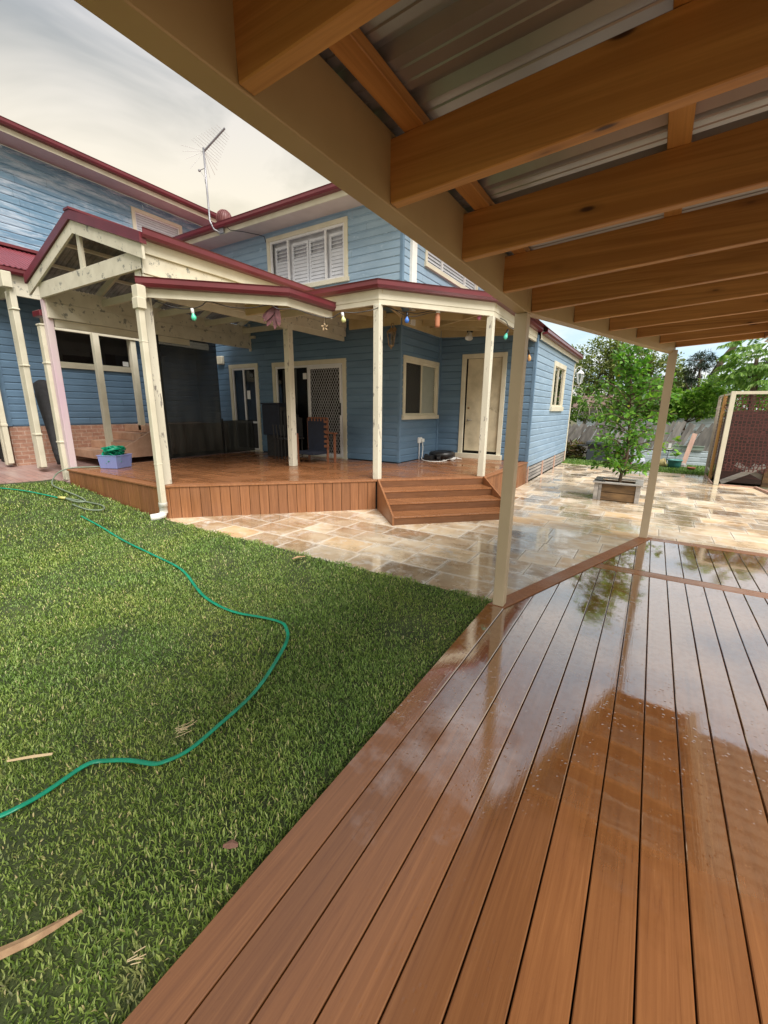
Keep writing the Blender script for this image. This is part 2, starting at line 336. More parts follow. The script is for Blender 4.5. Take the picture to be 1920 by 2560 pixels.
# ------------------------------------------------------------ mesh helpers
OFF = {}
class MB:
    def __init__(s): s.v = []; s.f = []
    def add(s, vs, fs):
        o = len(s.v); s.v += [tuple(float(c) for c in v) for v in vs]; s.f += [tuple(i + o for i in f) for f in fs]; return s
    def box(s, x0, x1, y0, y1, z0, z1):
        if x0 > x1: x0, x1 = x1, x0
        if y0 > y1: y0, y1 = y1, y0
        if z0 > z1: z0, z1 = z1, z0
        return s.add([(x0, y0, z0), (x1, y0, z0), (x1, y1, z0), (x0, y1, z0), (x0, y0, z1), (x1, y0, z1), (x1, y1, z1), (x0, y1, z1)],
                     [(0, 3, 2, 1), (4, 5, 6, 7), (0, 1, 5, 4), (1, 2, 6, 5), (2, 3, 7, 6), (3, 0, 4, 7)])
    def beam(s, p, q, w, h, up=(0, 0, 1), roll=0):
        """box from p to q; p,q = centre of the BOTTOM face; w across, h up"""
        p = Vector(p); q = Vector(q); d = (q - p).normalized(); u = Vector(up); sd = d.cross(u).normalized(); u = sd.cross(d).normalized()
        a = sd * w / 2; b = u * h
        vs = [p - a, p + a, p + a + b, p - a + b, q - a, q + a, q + a + b, q - a + b]
        return s.add(vs, [(0, 1, 2, 3), (7, 6, 5, 4), (0, 4, 5, 1), (1, 5, 6, 2), (2, 6, 7, 3), (3, 7, 4, 0)])
    def prism(s, poly, z0, z1):
        n = len(poly); vs = [(x, y, z0) for x, y in poly] + [(x, y, z1) for x, y in poly]
        return s.add(vs, [tuple(range(n - 1, -1, -1)), tuple(range(n, 2 * n))] + [(i, (i + 1) % n, n + (i + 1) % n, n + i) for i in range(n)])
    def sweep(s, prof, path, closed=True):
        """profile (out, z) swept along horizontal-ish path, mitred; out = right-hand side of travel"""
        P = [Vector(p) for p in path]; rings = []
        for i, p in enumerate(P):
            d1 = (P[i] - P[i - 1]) if i else (P[1] - P[0]); d2 = (P[i + 1] - P[i]) if i < len(P) - 1 else d1
            n1 = Vector((d1.y, -d1.x, 0)).normalized(); n2 = Vector((d2.y, -d2.x, 0)).normalized()
            n = (n1 + n2); n = n / max(.2, n.dot(n1)) if n.length > 1e-6 else n1
            rings.append([p + n * o + Vector((0, 0, z)) for o, z in prof])
        m = len(prof); vs = [v for r in rings for v in r]; fs = []
        for i in range(len(P) - 1):
            for j in range(m if closed else m - 1):
                k = (j + 1) % m; fs.append((i * m + j, i * m + k, (i + 1) * m + k, (i + 1) * m + j))
        if closed: fs += [tuple(range(m)), tuple(range(len(P) * m - 1, (len(P) - 1) * m - 1, -1))]
        return s.add(vs, fs)
    def tube(s, pts, r, n=8, r2=None, cap=True):
        P = [Vector(p) for p in pts]; N = len(P); vs = []; fs = []; prev = None
        for i, p in enumerate(P):
            d = (P[min(i + 1, N - 1)] - P[max(i - 1, 0)]).normalized()
            a = prev if prev is not None else (Vector((0, 0, 1)) if abs(d.z) < .9 else Vector((1, 0, 0)))
            x = (a - d * a.dot(d)).normalized(); y = d.cross(x); prev = x
            rr = (r[i] if isinstance(r, (list, tuple)) else r); ry = rr if r2 is None else r2
            for k in range(n):
                t = 2 * math.pi * k / n; vs.append(p + x * math.cos(t) * ry + y * math.sin(t) * rr)
        for i in range(N - 1):
            for k in range(n):
                k2 = (k + 1) % n; fs.append((i * n + k, i * n + k2, (i + 1) * n + k2, (i + 1) * n + k))
        if cap: fs += [tuple(range(n - 1, -1, -1)), tuple(range((N - 1) * n, N * n))]
        return s.add(vs, fs)
    def lathe(s, c, prof, n=20, axis=(0, 0, 1)):
        ax = Vector(axis).normalized(); x = ax.orthogonal().normalized(); y = ax.cross(x); c = Vector(c); vs = []; fs = []
        for r, h in prof:
            for k in range(n):
                t = 2 * math.pi * k / n; vs.append(c + ax * h + (x * math.cos(t) + y * math.sin(t)) * r)
        for i in range(len(prof) - 1):
            for k in range(n):
                k2 = (k + 1) % n; fs.append((i * n + k, i * n + k2, (i + 1) * n + k2, (i + 1) * n + k))
        return s.add(vs, fs)
    # boxes on a wall plane. pl = ('y', c): wall facing -Y ; ('x', c): wall facing +X. u along wall, d outwards
    def pb(s, pl, u0, u1, d0, d1, z0, z1):
        a, c = pl
        return s.box(u0, u1, c - d1, c - d0, z0, z1) if a == 'y' else s.box(c + d0, c + d1, u0, u1, z0, z1)
    def pq(s, pl, pts):
        a, c = pl; vs = [(u, c - d, z) if a == 'y' else (c + d, u, z) for u, d, z in pts]
        return s.add(vs, [tuple(range(len(vs)))])
    def build(s, name, m, parent=None, loc=None, bevel=0, smooth=False, seg=1, label=None, kind=None):
        me = bpy.data.meshes.new(name); off = OFF[parent.name] if parent is not None else Vector(loc or (0, 0, 0))
        me.from_pydata([(x - off[0], y - off[1], z - off[2]) for x, y, z in s.v], [], s.f)
        for mm in (m if isinstance(m, (list, tuple)) else [m]): me.materials.append(mm)
        o = bpy.data.objects.new(name, me); COL.objects.link(o); o.parent = parent
        if parent is None: o.location = off
        OFF[o.name] = Vector(off)
        if smooth: me.polygons.foreach_set('use_smooth', [True] * len(me.polygons))
        me.update()
        if bevel:
            b = o.modifiers.new('bevel', 'BEVEL'); b.width = bevel; b.segments = seg; b.limit_method = 'ANGLE'; b.angle_limit = math.radians(40); b.use_clamp_overlap = True
        if label: o['label'] = label
        if kind: o['kind'] = kind
        return o
def B(): return MB()
def thing(name, label, cat, loc, group=None):
    o = bpy.data.objects.new(name, None); COL.objects.link(o); o.location = loc; o.empty_display_size = .1
    OFF[o.name] = Vector(loc); o['label'] = label; o['category'] = cat
    if group: o['group'] = group
    return o
def tag(o, label, cat, group=None):
    o['label'] = label; o['category'] = cat
    if group: o['group'] = group
    return o
def np_mesh(name, V, F, m, parent=None, loc=(0, 0, 0), smooth=False):
    """V (n,3) float, F (k,4) or (k,3) int"""
    me = bpy.data.meshes.new(name); V = np.asarray(V, np.float32); off = OFF[parent.name] if parent is not None else Vector(loc)
    V = V - np.array(off, np.float32); F = np.asarray(F, np.int32); k = F.shape[1]
    me.vertices.add(len(V)); me.vertices.foreach_set('co', V.ravel())
    me.loops.add(F.size); me.loops.foreach_set('vertex_index', F.ravel())
    me.polygons.add(len(F)); me.polygons.foreach_set('loop_start', np.arange(0, F.size, k, dtype=np.int32))
    try: me.polygons.foreach_set('loop_total', np.full(len(F), k, np.int32))
    except Exception: pass
    me.materials.append(m); me.update(calc_edges=True); me.validate()
    if smooth: me.polygons.foreach_set('use_smooth', np.ones(len(F), bool))
    o = bpy.data.objects.new(name, me); COL.objects.link(o); o.parent = parent
    if parent is None: o.location = off
    OFF[o.name] = Vector(off); return o
def clip(poly, a, b, c):
    """keep a*x+b*y<=c"""
    out = []
    for i in range(len(poly)):
        p, q = poly[i], poly[(i + 1) % len(poly)]; fp = a * p[0] + b * p[1] - c; fq = a * q[0] + b * q[1] - c
        if fp <= 0: out.append(p)
        if (fp < 0 < fq) or (fq < 0 < fp):
            t = fp / (fp - fq); out.append((p[0] + t * (q[0] - p[0]), p[1] + t * (q[1] - p[1])))
    return out

PITCH = .147
def siding(mb, pl, u0, u1, z0, z1, holes=(), zref=.42):
    """shiplap boards with a real groove between courses; holes = (u0,u1,z0,z1)"""
    r0 = math.floor((z0 - zref) / PITCH)
    k = r0
    while zref + k * PITCH < z1:
        a = zref + k * PITCH; b = a + PITCH; k += 1
        segs = []; cu = u0 + random.uniform(.4, 3.2); pu = u0
        while cu < u1 - .2: segs.append((pu, cu - .0015, max(a, z0), min(b, z1))); pu = cu + .0015; cu += random.uniform(2.4, 4.2)
        segs.append((pu, u1, max(a, z0), min(b, z1)))
        for h in holes:
            ns = []
            for (p, q, lo, hi) in segs:
                if h[1] <= p or h[0] >= q or h[3] <= lo or h[2] >= hi: ns.append((p, q, lo, hi)); continue
                if h[0] > p: ns.append((p, h[0], lo, hi))
                if h[1] < q: ns.append((h[1], q, lo, hi))
                m0, m1 = max(p, h[0]), min(q, h[1])
                if h[2] > lo: ns.append((m0, m1, lo, h[2]))
                if h[3] < hi: ns.append((m0, m1, h[3], hi))
            segs = ns
        prof = [(a, 0.), (a + .012, 0.), (a + .0121, .013), (b - .026, .013), (b - .012, .002), (b, 0.)]
        for (p, q, lo, hi) in segs:
            pts = []
            for i in range(len(prof) - 1):
                (za, da), (zb, db) = prof[i], prof[i + 1]
                if zb <= lo or za >= hi: continue
                def at(z): return da + (db - da) * (z - za) / max(1e-9, zb - za)
                ca, cb = max(za, lo), min(zb, hi)
                if not pts: pts.append((ca, at(ca)))
                pts.append((cb, at(cb)))
            if len(pts) < 2: continue
            a_, c_ = pl; vs = []
            for z, d in pts:
                for u in (p, q): vs.append((u, c_ - d, z) if a_ == 'y' else (c_ + d, u, z))
            mb.add(vs, [(2 * i, 2 * i + 1, 2 * i + 3, 2 * i + 2) if a_ == 'y' else (2 * i, 2 * i + 1, 2 * i + 3, 2 * i + 2) for i in range(len(pts) - 1)])
    return mb
def frame(mb, pl, u0, u1, z0, z1, w=.09, d0=-.02, d1=.035, sill=False, head=True):
    mb.pb(pl, u0, u0 + w, d0, d1, z0 + (w if not sill else 0), z1 - w); mb.pb(pl, u1 - w, u1, d0, d1, z0 + (w if not sill else 0), z1 - w)
    mb.pb(pl, u0, u1, d0, d1 + .002, z1 - w, z1)
    if sill: mb.pb(pl, u0 - .03, u1 + .03, d0, d1 + .03, z0 - w, z0)
    else: mb.pb(pl, u0, u1, d0, d1 + .002, z0, z0 + w)
    return mb

# ------------------------------------------------------------ ground, lawn, paving
G = -.08
def lawnz(x, y):
    k = np.clip((-5.6 - x) / 4.2, 0, 1); return -.055 + .27 * k * k * (3 - 2 * k)
B().add([(-90, -40, -.16), (90, -40, -.16), (90, 160, -.16), (-90, 160, -.16)], [(0, 1, 2, 3)]).build('ground', GROUND, kind='structure')
nx, ny = 60, 36
xs = np.linspace(-16, -.93, nx); ys = np.linspace(-7, 3.42, ny); V = []
for y in ys:
    for x in xs: V.append((x, y, float(lawnz(x, y)) - .018 + .006 * math.sin(x * 3.1 + y * 2)))
F = [(j * nx + i, j * nx + i + 1, (j + 1) * nx + i + 1, (j + 1) * nx + i) for j in range(ny - 1) for i in range(nx - 1)]
np_mesh('lawn', V, F, SOILG)['kind'] = 'structure'
# the stone paving: coursed tiles, each with its own tone
pv = B(); holes_deck = [(-.972, 3.2), (.05, 6.216)]
y = 3.42; row = 0; edge_w = []
while y < 14.4:
    h = .406; x = -6.6 - random.random() * .5
    while x < 4.6:
        w = random.choice([.61, .61, .61, .406]); x0, x1, y0, y1 = x + .004, x + w - .004, y + .004, y + h - .004
        poly = [(x0, y0), (x1, y0), (x1, y1), (x0, y1)]
        if y < 3.5 or True:
            if y0 < 7.5: poly = clip(poly, -1, 1, 9.66)                         # behind the house deck front
            if len(poly) > 2 and y0 > 7.3 - .5: poly = clip(poly, -1, 0, 2.34)
            if len(poly) > 2: poly = clip(poly, 1.28, -9.5, 1.28 * .0 - 0) if False else poly
            # right edge: narrower at the far end where the screen stands
            if len(poly) > 2 and y0 > 12.25: poly = clip(poly, 1, 0, 1.36)
            if len(poly) > 2 and y1 > 14.0: poly = clip(poly, .19, 1, 14.35)
        if len(poly) > 2:
            dz = random.uniform(-.0012, .0012)
            n_ = len(poly); cx_ = sum(p[0] for p in poly) / n_; cy_ = sum(p[1] for p in poly) / n_
            ins = [(p[0] + (cx_ - p[0]) * min(.45, .055 / max(.05, abs(cx_ - p[0]))), p[1] + (cy_ - p[1]) * min(.45, .055 / max(.05, abs(cy_ - p[1])))) for p in poly]
            vs = [(a, b, G - .03) for a, b in poly] + [(a, b, G + dz - .002) for a, b in poly] + [(a + (cx_ - a) * .012, b + (cy_ - b) * .012, G + dz) for a, b in poly] + [(a, b, G + dz) for a, b in ins]
            pv.add(vs, [tuple(3 * n_ + q for q in range(n_))] + [(r_ * n_ + q, r_ * n_ + (q + 1) % n_, (r_ + 1) * n_ + (q + 1) % n_, (r_ + 1) * n_ + q) for r_ in range(3) for q in range(n_)])
            edge_w += [1.] * (3 * n_) + [0.] * n_
        x += w
    y += h; row += 1
po = pv.build('paving', TRAV, kind='structure'); ea = po.data.attributes.new('edge', 'FLOAT', 'POINT'); ea.data.foreach_set('value', edge_w)
B().prism([(-6.3, 3.40), (4.6, 3.40), (4.6, 12.3), (1.34, 12.3), (1.34, 14.05), (-2.35, 14.8), (-2.35, 7.2)], -.15, G - .006).build('paving_bed', GROUT, kind='structure')
# red stamped path by the brick house
rp = B(); pts = [(-9.2, 3.50, .17), (-9.52, 3.5, .19), (-9.75, 2.75, .22), (-10.2, 2.35, .25), (-13.5, 2.2, .33), (-13.5, 8.0, .405), (-11.3, 8.0, .405), (-9.2, 8.0, .395), (-9.2, 3.9, .39)]
rp.add(pts + [(x, y, -.1) for x, y, z in pts], [tuple(range(len(pts)))] + [(i, i + len(pts), (i + 1) % len(pts) + len(pts), (i + 1) % len(pts)) for i in range(len(pts))])
rp.build('red_path', REDP, kind='structure')
B().add([(-2.3, 14.0, -.10), (5, 13.9, -.10), (5, 18, -.05), (-6, 18, -.05), (-6, 14.0, -.10)], [(0, 1, 2, 3, 4)]).build('back_lawn', SOILG, kind='structure')

def blades(name, XY, Z, L, Wd, m, lean=.75, loc=(0, 0, 0)):
    n = len(XY); az = rng.uniform(0, 2 * np.pi, n); ln = rng.uniform(.25, 1., n) * lean * 1.35
    d = np.stack([np.cos(az), np.sin(az)], 1); p = np.stack([-d[:, 1], d[:, 0]], 1)
    L = L * rng.uniform(.6, 1.25, n); Wd = Wd * rng.uniform(.7, 1.2, n)
    base = np.c_[XY, Z]; hz = L * np.cos(ln); hx = L * np.sin(ln)
    mid = base + np.c_[d * (hx * .38)[:, None], hz * .62]; tip = base + np.c_[d * hx[:, None], hz * rng.uniform(.72, 1.05, n)]
    tw = rng.uniform(-.5, .5, n)[:, None]; side = np.c_[p * Wd[:, None] / 2, np.zeros(n)] + np.c_[np.zeros((n, 2)), tw * Wd[:, None] / 2]
    V = np.stack([base - side * .8, base + side * .8, mid - side, mid + side, tip], 1).reshape(-1, 3)
    i = np.arange(n)[:, None] * 5
    F = np.concatenate([i + np.array([[0, 1, 3]]), i + np.array([[0, 3, 2]]), i + np.array([[2, 3, 4]])], 1).reshape(-1, 3)
    return np_mesh(name, V, F, m, loc=loc)
# turf: density follows distance so that the blades stay about a pixel wide
R_ = []
for (d0, d1, dens, L, w) in [(.85, 2.6, 14500, .029, .0048), (2.6, 4.2, 10000, .030, .0053), (4.2, 6.5, 5800, .032, .0068), (6.5, 12.5, 2500, .037, .0090)]:
    th = rng.uniform(math.radians(88), math.radians(206), 1)
    area = math.pi * (d1 ** 2 - d0 ** 2); n = int(area * dens * .55)  # sector
    r = np.sqrt(rng.uniform(d0 ** 2, d1 ** 2, n)); a = rng.uniform(math.radians(102), math.radians(204), n)
    n_ = int(n * (102 / 360) / .55); r = r[:n_]; a = a[:n_]
    hyp = r; x = hyp * np.cos(a); y = hyp * np.sin(a)
    edge = 3.44 + .03 * np.sin(x * 9) + .02 * np.sin(x * 23)
    ok = (x < -.965) & (y < edge) & ~((x < -9.3) & (y > 2.35 + .0 * x) & (x < -9.3 - (3.4 - y) * .35))
    ok &= ~((x < -6.1) & (y > 3.45))
    x, y = x[ok], y[ok]
    # worn, thinner patches
    wv = np.sin(x * 2.7 + 1.3 * np.sin(y * 2.1)) * np.sin(y * 3.3 + 1.7 * np.sin(x * 1.9))
    keep = rng.uniform(0, 1, len(x)) > np.clip((wv - .62) * 1.6, 0, .5); x, y = x[keep], y[keep]; wv = wv[keep]
    R_.append((x, y, np.full(len(x), L) * (1 - .22 * np.clip(wv, 0, 1)), np.full(len(x), w)))
X = np.concatenate([r[0] for r in R_]); Y = np.concatenate([r[1] for r in R_]); LL = np.concatenate([r[2] for r in R_]); WW = np.concatenate([r[3] for r in R_])
g = blades('grass', np.c_[X, Y], lawnz(X, Y) - .018, LL, WW, GRASS); g['kind'] = 'stuff'
n = 26000; X = rng.uniform(-3.2, 2.2, n); Y = rng.uniform(14.0, 17.2, n); ok = (Y > 14.12 - .19 * (X + 0)) & (Y > 14.02); X, Y = X[ok], Y[ok]
g = blades('back_grass', np.c_[X, Y], np.full(len(X), -.085), np.full(len(X), .07), np.full(len(X), .014), LEAFM); g['kind'] = 'stuff'

# ------------------------------------------------------------ near deck
deck = thing('wet_timber_deck', 'wet brown composite deck in the foreground under the pergola, boards running away', 'deck', (0, 2, 0))
bw, gap = .143, .0056; mb = B(); SL = 2.951
def diag_clip(poly, inset): return clip(poly, -SL, 1, 3.2 + .972 * SL - inset * math.hypot(1, SL))
i = 0; x = -.972
while x < 3.6:
    r = [(x, -3.0), (x + bw - gap, -3.0), (x + bw - gap, 4.645), (x, 4.645)]
    r = diag_clip(r, .146) if i else [(x, -3.0), (x + bw - gap, -3.0), (x + bw - gap, 3.198), (x, 3.198)]
    if len(r) > 2: mb.prism(r, -.026, 0)
    r = [(x, 4.797), (x + bw - gap, 4.797), (x + bw - gap, 6.070), (x, 6.070)]
    r = diag_clip(r, .146) if i > 2 else []
    if len(r) > 2: mb.prism(r, -.026, 0)
    x += bw; i += 1
mb.build('decking_boards', DECK, deck, bevel=.003)
mb = B(); mb.prism(diag_clip([(-.972, 4.652), (3.6, 4.652), (3.6, 4.790), (-.972, 4.790)], .146), -.026, 0)
mb.build('breaker_board', DECKX, deck, bevel=.003)
mb = B(); p0 = np.array([-.972, 3.2]); p1 = np.array([.05, 6.216]); dd = (p1 - p0) / np.hypot(*(p1 - p0)); nn = np.array([dd[1], -dd[0]])
pa = p0 + dd * .0; mb.prism([(-.972, 3.204), (-.834, 3.204), (.19, 6.216), (.05, 6.216)], -.026, .0005)
mb.build('diagonal_edge_board', SKIRT, deck, bevel=.003)
B().prism([(.148, 6.076), (3.6, 6.076), (3.6, 6.216), (.195, 6.216)], -.026, 0).build('end_board', DECKX, deck, bevel=.003)
mb = B(); mb.box(-.955, -.945, -3, 3.2, -.12, -.027)
mb.prism([(-.955, 3.2), (-.945, 3.19), (.075, 6.19), (.06, 6.2)], -.12, -.027); mb.box(.06, 3.6, 6.19, 6.2, -.12, -.027)
mb.prism([(-.94, -3), (3.6, -3), (3.6, 6.18), (.08, 6.18), (-.94, 3.18)], -.11, -.09)
mb.build('subframe', DARK, deck)

# ------------------------------------------------------------ pergola over the near deck
per = thing('pergola', 'pine raftered pergola with tan beams and a zinc sheet roof over the near deck', 'pergola', (0, 3, 0))
ZB = 2.236
def post(mb, x, y, z0, z1, w=.09): mb.box(x - w / 2, x + w / 2, y - w / 2, y + w / 2, z0, z1)
mb = B(); post(mb, -.888, 3.255, .001, ZB, .088); mb.build('post', TAN, per, bevel=.004)
mb = B(); post(mb, .085, 6.175, .001, ZB + .03, .088); mb.build('post', TAN, per, bevel=.004)
mb = B(); mb.box(-.925, -.848, -.8, 3.23, ZB, ZB + .215)
mb.build('edge_beam', BEAMT, per, bevel=.003)
mb = B(); mb.beam((-.885, 3.215, ZB), (.07, 6.23, ZB), .075, .215); mb.build('diagonal_beam', BEAMT, per, bevel=.003)
RY = [-.54, .125, .775, 1.40, 2.032, 2.665, 3.27, 3.86, 4.48, 5.09, 5.70, 6.20]
SLP = .061
def zr(x): return ZB + .006 + SLP * (x + .845)
XR = .875
for ry in RY:
    xl = -.847 if ry < 3.2 else -.845 + (ry - 3.215) * .3168
    m = B(); m.beam((xl, ry, zr(xl)), (XR, ry, zr(XR)), .045, .185); m.build('rafter', PINEX, per, bevel=.003)
for xb in (-.80, -.09, .62):
    zz = zr(xb) + .187; y1 = 6.25 if xb > -.0 else min(6.25, 3.2 + (xb + .95) * SL)
    m = B(); m.beam((xb + .035, -.8, zz), (xb + .035, y1, zz), .07, .036); m.build('batten', PINEY, per, bevel=.002)
# ribbed sheets: ribs run with the rafters
def ribsheet(x0, x1, y0, y1, zf, lim=None, pitch=.19, h=.028):
    V = []; F = []; prof = []; y = y0
    while y < y1:
        for dy, dz in ((0, 0), (.018, h), (.052, h), (.070, 0), (.10, .0), (.103, .004), (.109, .004), (.112, 0), (.15, 0), (.153, .004), (.159, .004), (.162, 0)): prof.append((y + dy, dz))
        y += pitch
    prof = [(min(a, y1), b) for a, b in prof]
    for (yy, dz) in prof:
        xa = x0 if lim is None else max(x0, lim(yy)); V += [(xa, yy, zf(xa) + dz), (x1, yy, zf(x1) + dz)]
    for i in range(len(prof) - 1): F.append((2 * i, 2 * i + 1, 2 * i + 3, 2 * i + 2))
    return V, F
V, F = ribsheet(-1.0, 1.05, -.8, 6.32, lambda x: zr(x) + .225, lim=lambda y: -1.0 if y < 3.2 else -1.0 + (y - 3.2) / SL)
B().add(V, F).build('roof_sheet', SHEET, per)
V, F = ribsheet(1.06, 2.3, 1.2, 6.32, lambda x: zr(.9) + .235 + .04 * (x - 1))
B().add(V, F).build('roof_sheet', SHEET, per)  # unseen roof strip beyond the gutter, sized only for its deck reflection
m = B(); m.sweep([(0, 0), (.11, 0), (.115, .10), (.10, .10), (.10, .012), (0, .012)], [(.90, 6.30, zr(.9) - .035), (.90, -.8, zr(.9) - .035)][::-1]); m.build('gutter', CREAM, per)
m = B(); m.box(.876, .895, -.8, 6.23, zr(.88) - .005, zr(.88) + .19); m.build('fascia', PINEY, per)

# ------------------------------------------------------------ the blue house
house = thing('weatherboard_house', 'blue weatherboard house with cream trim, burgundy gutters, upper storey and rear wing', 'house', (-5, 9, 0))
P1 = ('y', 8.05); P2 = ('x', -4.65); P3 = ('y', 9.95); P4 = ('x', -2.35); P5 = ('x', -11.54); P6 = ('x', -12.55)
nd = (-10.07, -8.94, .42, 2.70); sd_ = (-8.41, -6.06, .42, 2.68); bwin = (8.14, 9.88, 1.44, 2.68); bd = (-4.04, -2.97, .45, 2.84); wwin = (11.87, 13.50, 1.68, 2.81)
lw = [(4.35, 6.28, 2.50, 3.42)]; uw = (-8.38, -5.98, 4.33, 5.47); sw = (9.0, 12.2, 4.66, 5.45); lu = (9.38 * .77, 11.27 * .77, 5.4, 6.72)
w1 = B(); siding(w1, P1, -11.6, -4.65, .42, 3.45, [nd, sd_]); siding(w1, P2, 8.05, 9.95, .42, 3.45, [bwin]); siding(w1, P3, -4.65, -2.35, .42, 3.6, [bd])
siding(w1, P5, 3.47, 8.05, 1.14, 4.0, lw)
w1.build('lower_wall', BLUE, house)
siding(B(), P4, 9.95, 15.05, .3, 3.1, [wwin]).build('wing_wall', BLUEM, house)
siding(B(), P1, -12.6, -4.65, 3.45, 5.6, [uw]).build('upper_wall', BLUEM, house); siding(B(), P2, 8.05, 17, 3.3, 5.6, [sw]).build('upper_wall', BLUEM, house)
w1 = B(); luh = (7.22, 8.68, 6.0, 6.74); siding(w1, P6, -3, 12.5, 4.0, 6.95, [luh]); w1.build('side_wall', BLUEF, house)
# corner stops
for q in ((-4.70, -4.632, 8.032, 8.10, .42, 5.55), (-4.668, -4.60, 9.88, 9.937, .42, 3.4), (-2.40, -2.332, 9.932, 10.0, .25, 3.15), (-2.40, -2.332, 15.0, 15.07, .25, 3.1), (-11.56, -11.52, 3.44, 3.53, 1.14, 4.0)):
    B().box(*q).build('corner_trim', BLUE, house, bevel=.003)
c = B(); c.box(-11.75, -11.545, 3.47, 8.05, .2, 1.135); c.build('brick_base', BRICK, house)
c = B(); c.box(-11.548, -11.53, 3.9, 4.02, .98, 1.05); c.build('wall_vent', DARK, house)
# blocking volumes behind the cladding (rooms)
c = B(); c.box(-11.5, -4.72, 8.45, 13, .0, 5.5); c.box(-4.7, -2.75, 10.35, 15.0, .2, 3.0); c.box(-12.5, -11.9, 3.5, 8.0, .2, 3.9)
c.box(-14, -12.95, -2.9, 12.4, .0, 6.9); c.box(-9, -5.05, 8.5, 16.9, .3, 5.5)
c.build('room_core', DARK, house)
# end returns closing the shell
B().box(-11.9, -11.56, 3.44, 3.46, 1.1, 4.0).build('wall_return', BLUE, house); B().box(-4.64, -2.36, 15.04, 15.05, .3, 3.1).build('wall_return', BLUE, house)
def win_thing(name, pl, hole, parts, w=.09, sill=True, pm=CREAM, d1=.035):
    u0, u1, z0, z1 = hole; fr = frame(B(), pl, u0, u1, z0, z1, w, d1=d1, sill=sill).build(name, pm, house, bevel=.003)
    for nm, m, mt in parts: m.build(nm, mt, fr)
    return fr
def bars(pl, u0, u1, z0, z1, w=.04, d0=-.03, d1=.012, mids=()):
    m = B(); m.pb(pl, u0, u0 + w, d0, d1, z0, z1); m.pb(pl, u1 - w, u1, d0, d1, z0, z1); m.pb(pl, u0 + w, u1 - w, d0, d1 - .002, z0, z0 + w); m.pb(pl, u0 + w, u1 - w, d0, d1 - .002, z1 - w, z1)
    for q in mids: m.pb(pl, q - w / 2, q + w / 2, d0, d1 + .002, z0 + w, z1 - w)
    return m
def slats(pl, u0, u1, z0, z1, pitch=.05, ang=.5, dep=.03, d=-.09, th=.004, wd=.045):
    m = B(); z = z0; a_, c_ = pl
    while z < z1:
        for (s0, s1) in ((0, 1),):
            dz = wd * math.sin(ang); do = wd * math.cos(ang)
            vs = []
            for (dd_, zz) in ((0, 0), (do, -dz), (do, -dz + th), (0, th)):
                for u in (u0, u1): vs.append((u, c_ - (d + dd_), z + zz) if a_ == 'y' else (c_ + d + dd_, u, z + zz))
            m.add(vs, [(0, 1, 3, 2), (2, 3, 5, 4), (4, 5, 7, 6), (6, 7, 1, 0)])
        z += pitch
    return m
def pane(pl, u0, u1, z0, z1, d=-.012): return B().pq(pl, [(u0, d, z0), (u1, d, z0), (u1, d, z1), (u0, d, z1)])
def backing(pl, u0, u1, z0, z1, d=-.14): return B().pb(pl, u0, u1, d - .02, d, z0, z1)
# bay window with venetian blinds
u0, u1, z0, z1 = bwin; mid = (u0 + u1) / 2
win_thing('window', P2, bwin, [('sash', bars(P2, u0 + .09, u1 - .09, z0, z1 - .09, .045, mids=(mid,)), CREAM), ('blind', slats(P2, u0 + .13, u1 - .13, z0 + .08, z1 - .12, .045, 1.2, d=-.045, wd=.05), BLIND),
    ('pane', pane(P2, u0 + .09, u1 - .09, z0, z1 - .09), GLASS), ('room_shade', backing(P2, u0 + .05, u1 - .05, z0, z1 - .05), BLIND), ('insect_screen', B().pb(P2, u0 + .135, mid - .022, -.008, -.006, z0 + .045, z1 - .135), clear('dark_flymesh', (.03, .03, .03), .8, .55))]).name
# wing window
u0, u1, z0, z1 = wwin; mid = (u0 + u1) / 2 - .1
win_thing('window', P4, wwin, [('sash', bars(P4, u0 + .09, u1 - .09, z0, z1 - .09, .045, mids=(mid,)), CREAM), ('pane', pane(P4, u0 + .09, u1 - .09, z0, z1 - .09), GLASS), ('room_shade', backing(P4, u0 + .05, u1 - .05, z0, z1 - .05, -.1), mat('grey_curtain', (.05, .05, .055), rough=.8))], w=.12)
# upper window with plantation shutters
u0, u1, z0, z1 = uw
fr = win_thing('shuttered_window', P1, uw, [('sash', bars(P1, u0 + .09, u1 - .09, z0, z1 - .09, .045, mids=(-7.72, -6.60)), ALU), ('room_shade', backing(P1, u0 + .05, u1 - .05, z0, z1 - .05, -.135), mat('sky_reflection_tone', (.72, .72, .77), rough=.9))], sill=True)  # backing coloured pale to stand for bright sky reflected in the panes
for a, b in ((u0 + .16, -7.78), (-7.68, -7.17), (-7.15, -6.64), (-6.56, u1 - .16)):
    s_ = bars(P1, a, b, z0 + .05, z1 - .2, .055, d0=-.11, d1=-.08, mids=()); zc = z0 + .66
    s_.pb(P1, a, b, -.11, -.081, z0 + .05, z0 + .05)
    sh = s_.build('shutter', SLAT, fr)
    slats(P1, a + .05, b - .05, z0 + .12, zc, .075, 1.35, d=-.10, wd=.078, th=.008).build('louvre', SLAT, fr)
    slats(P1, a + .05, b - .05, zc, z1 - .24, .075, .35, d=-.13, wd=.078, th=.008).build('louvre', SLAT, fr)
# side upper window
u0, u1, z0, z1 = sw
win_thing('window', P2, sw, [('sash', bars(P2, u0 + .09, u1 - .09, z0, z1 - .09, .045, mids=(u0 + .9, u1 - .9)), ALU), ('blind', slats(P2, u0 + .12, u1 - .12, z0 + .09, z1 - .12, .07, 1.2, d=-.05, wd=.075), SLAT), ('room_shade', backing(P2, u0 + .05, u1 - .05, z0, z1 - .05), mat('grey_room', (.40, .40, .44), rough=.9))])
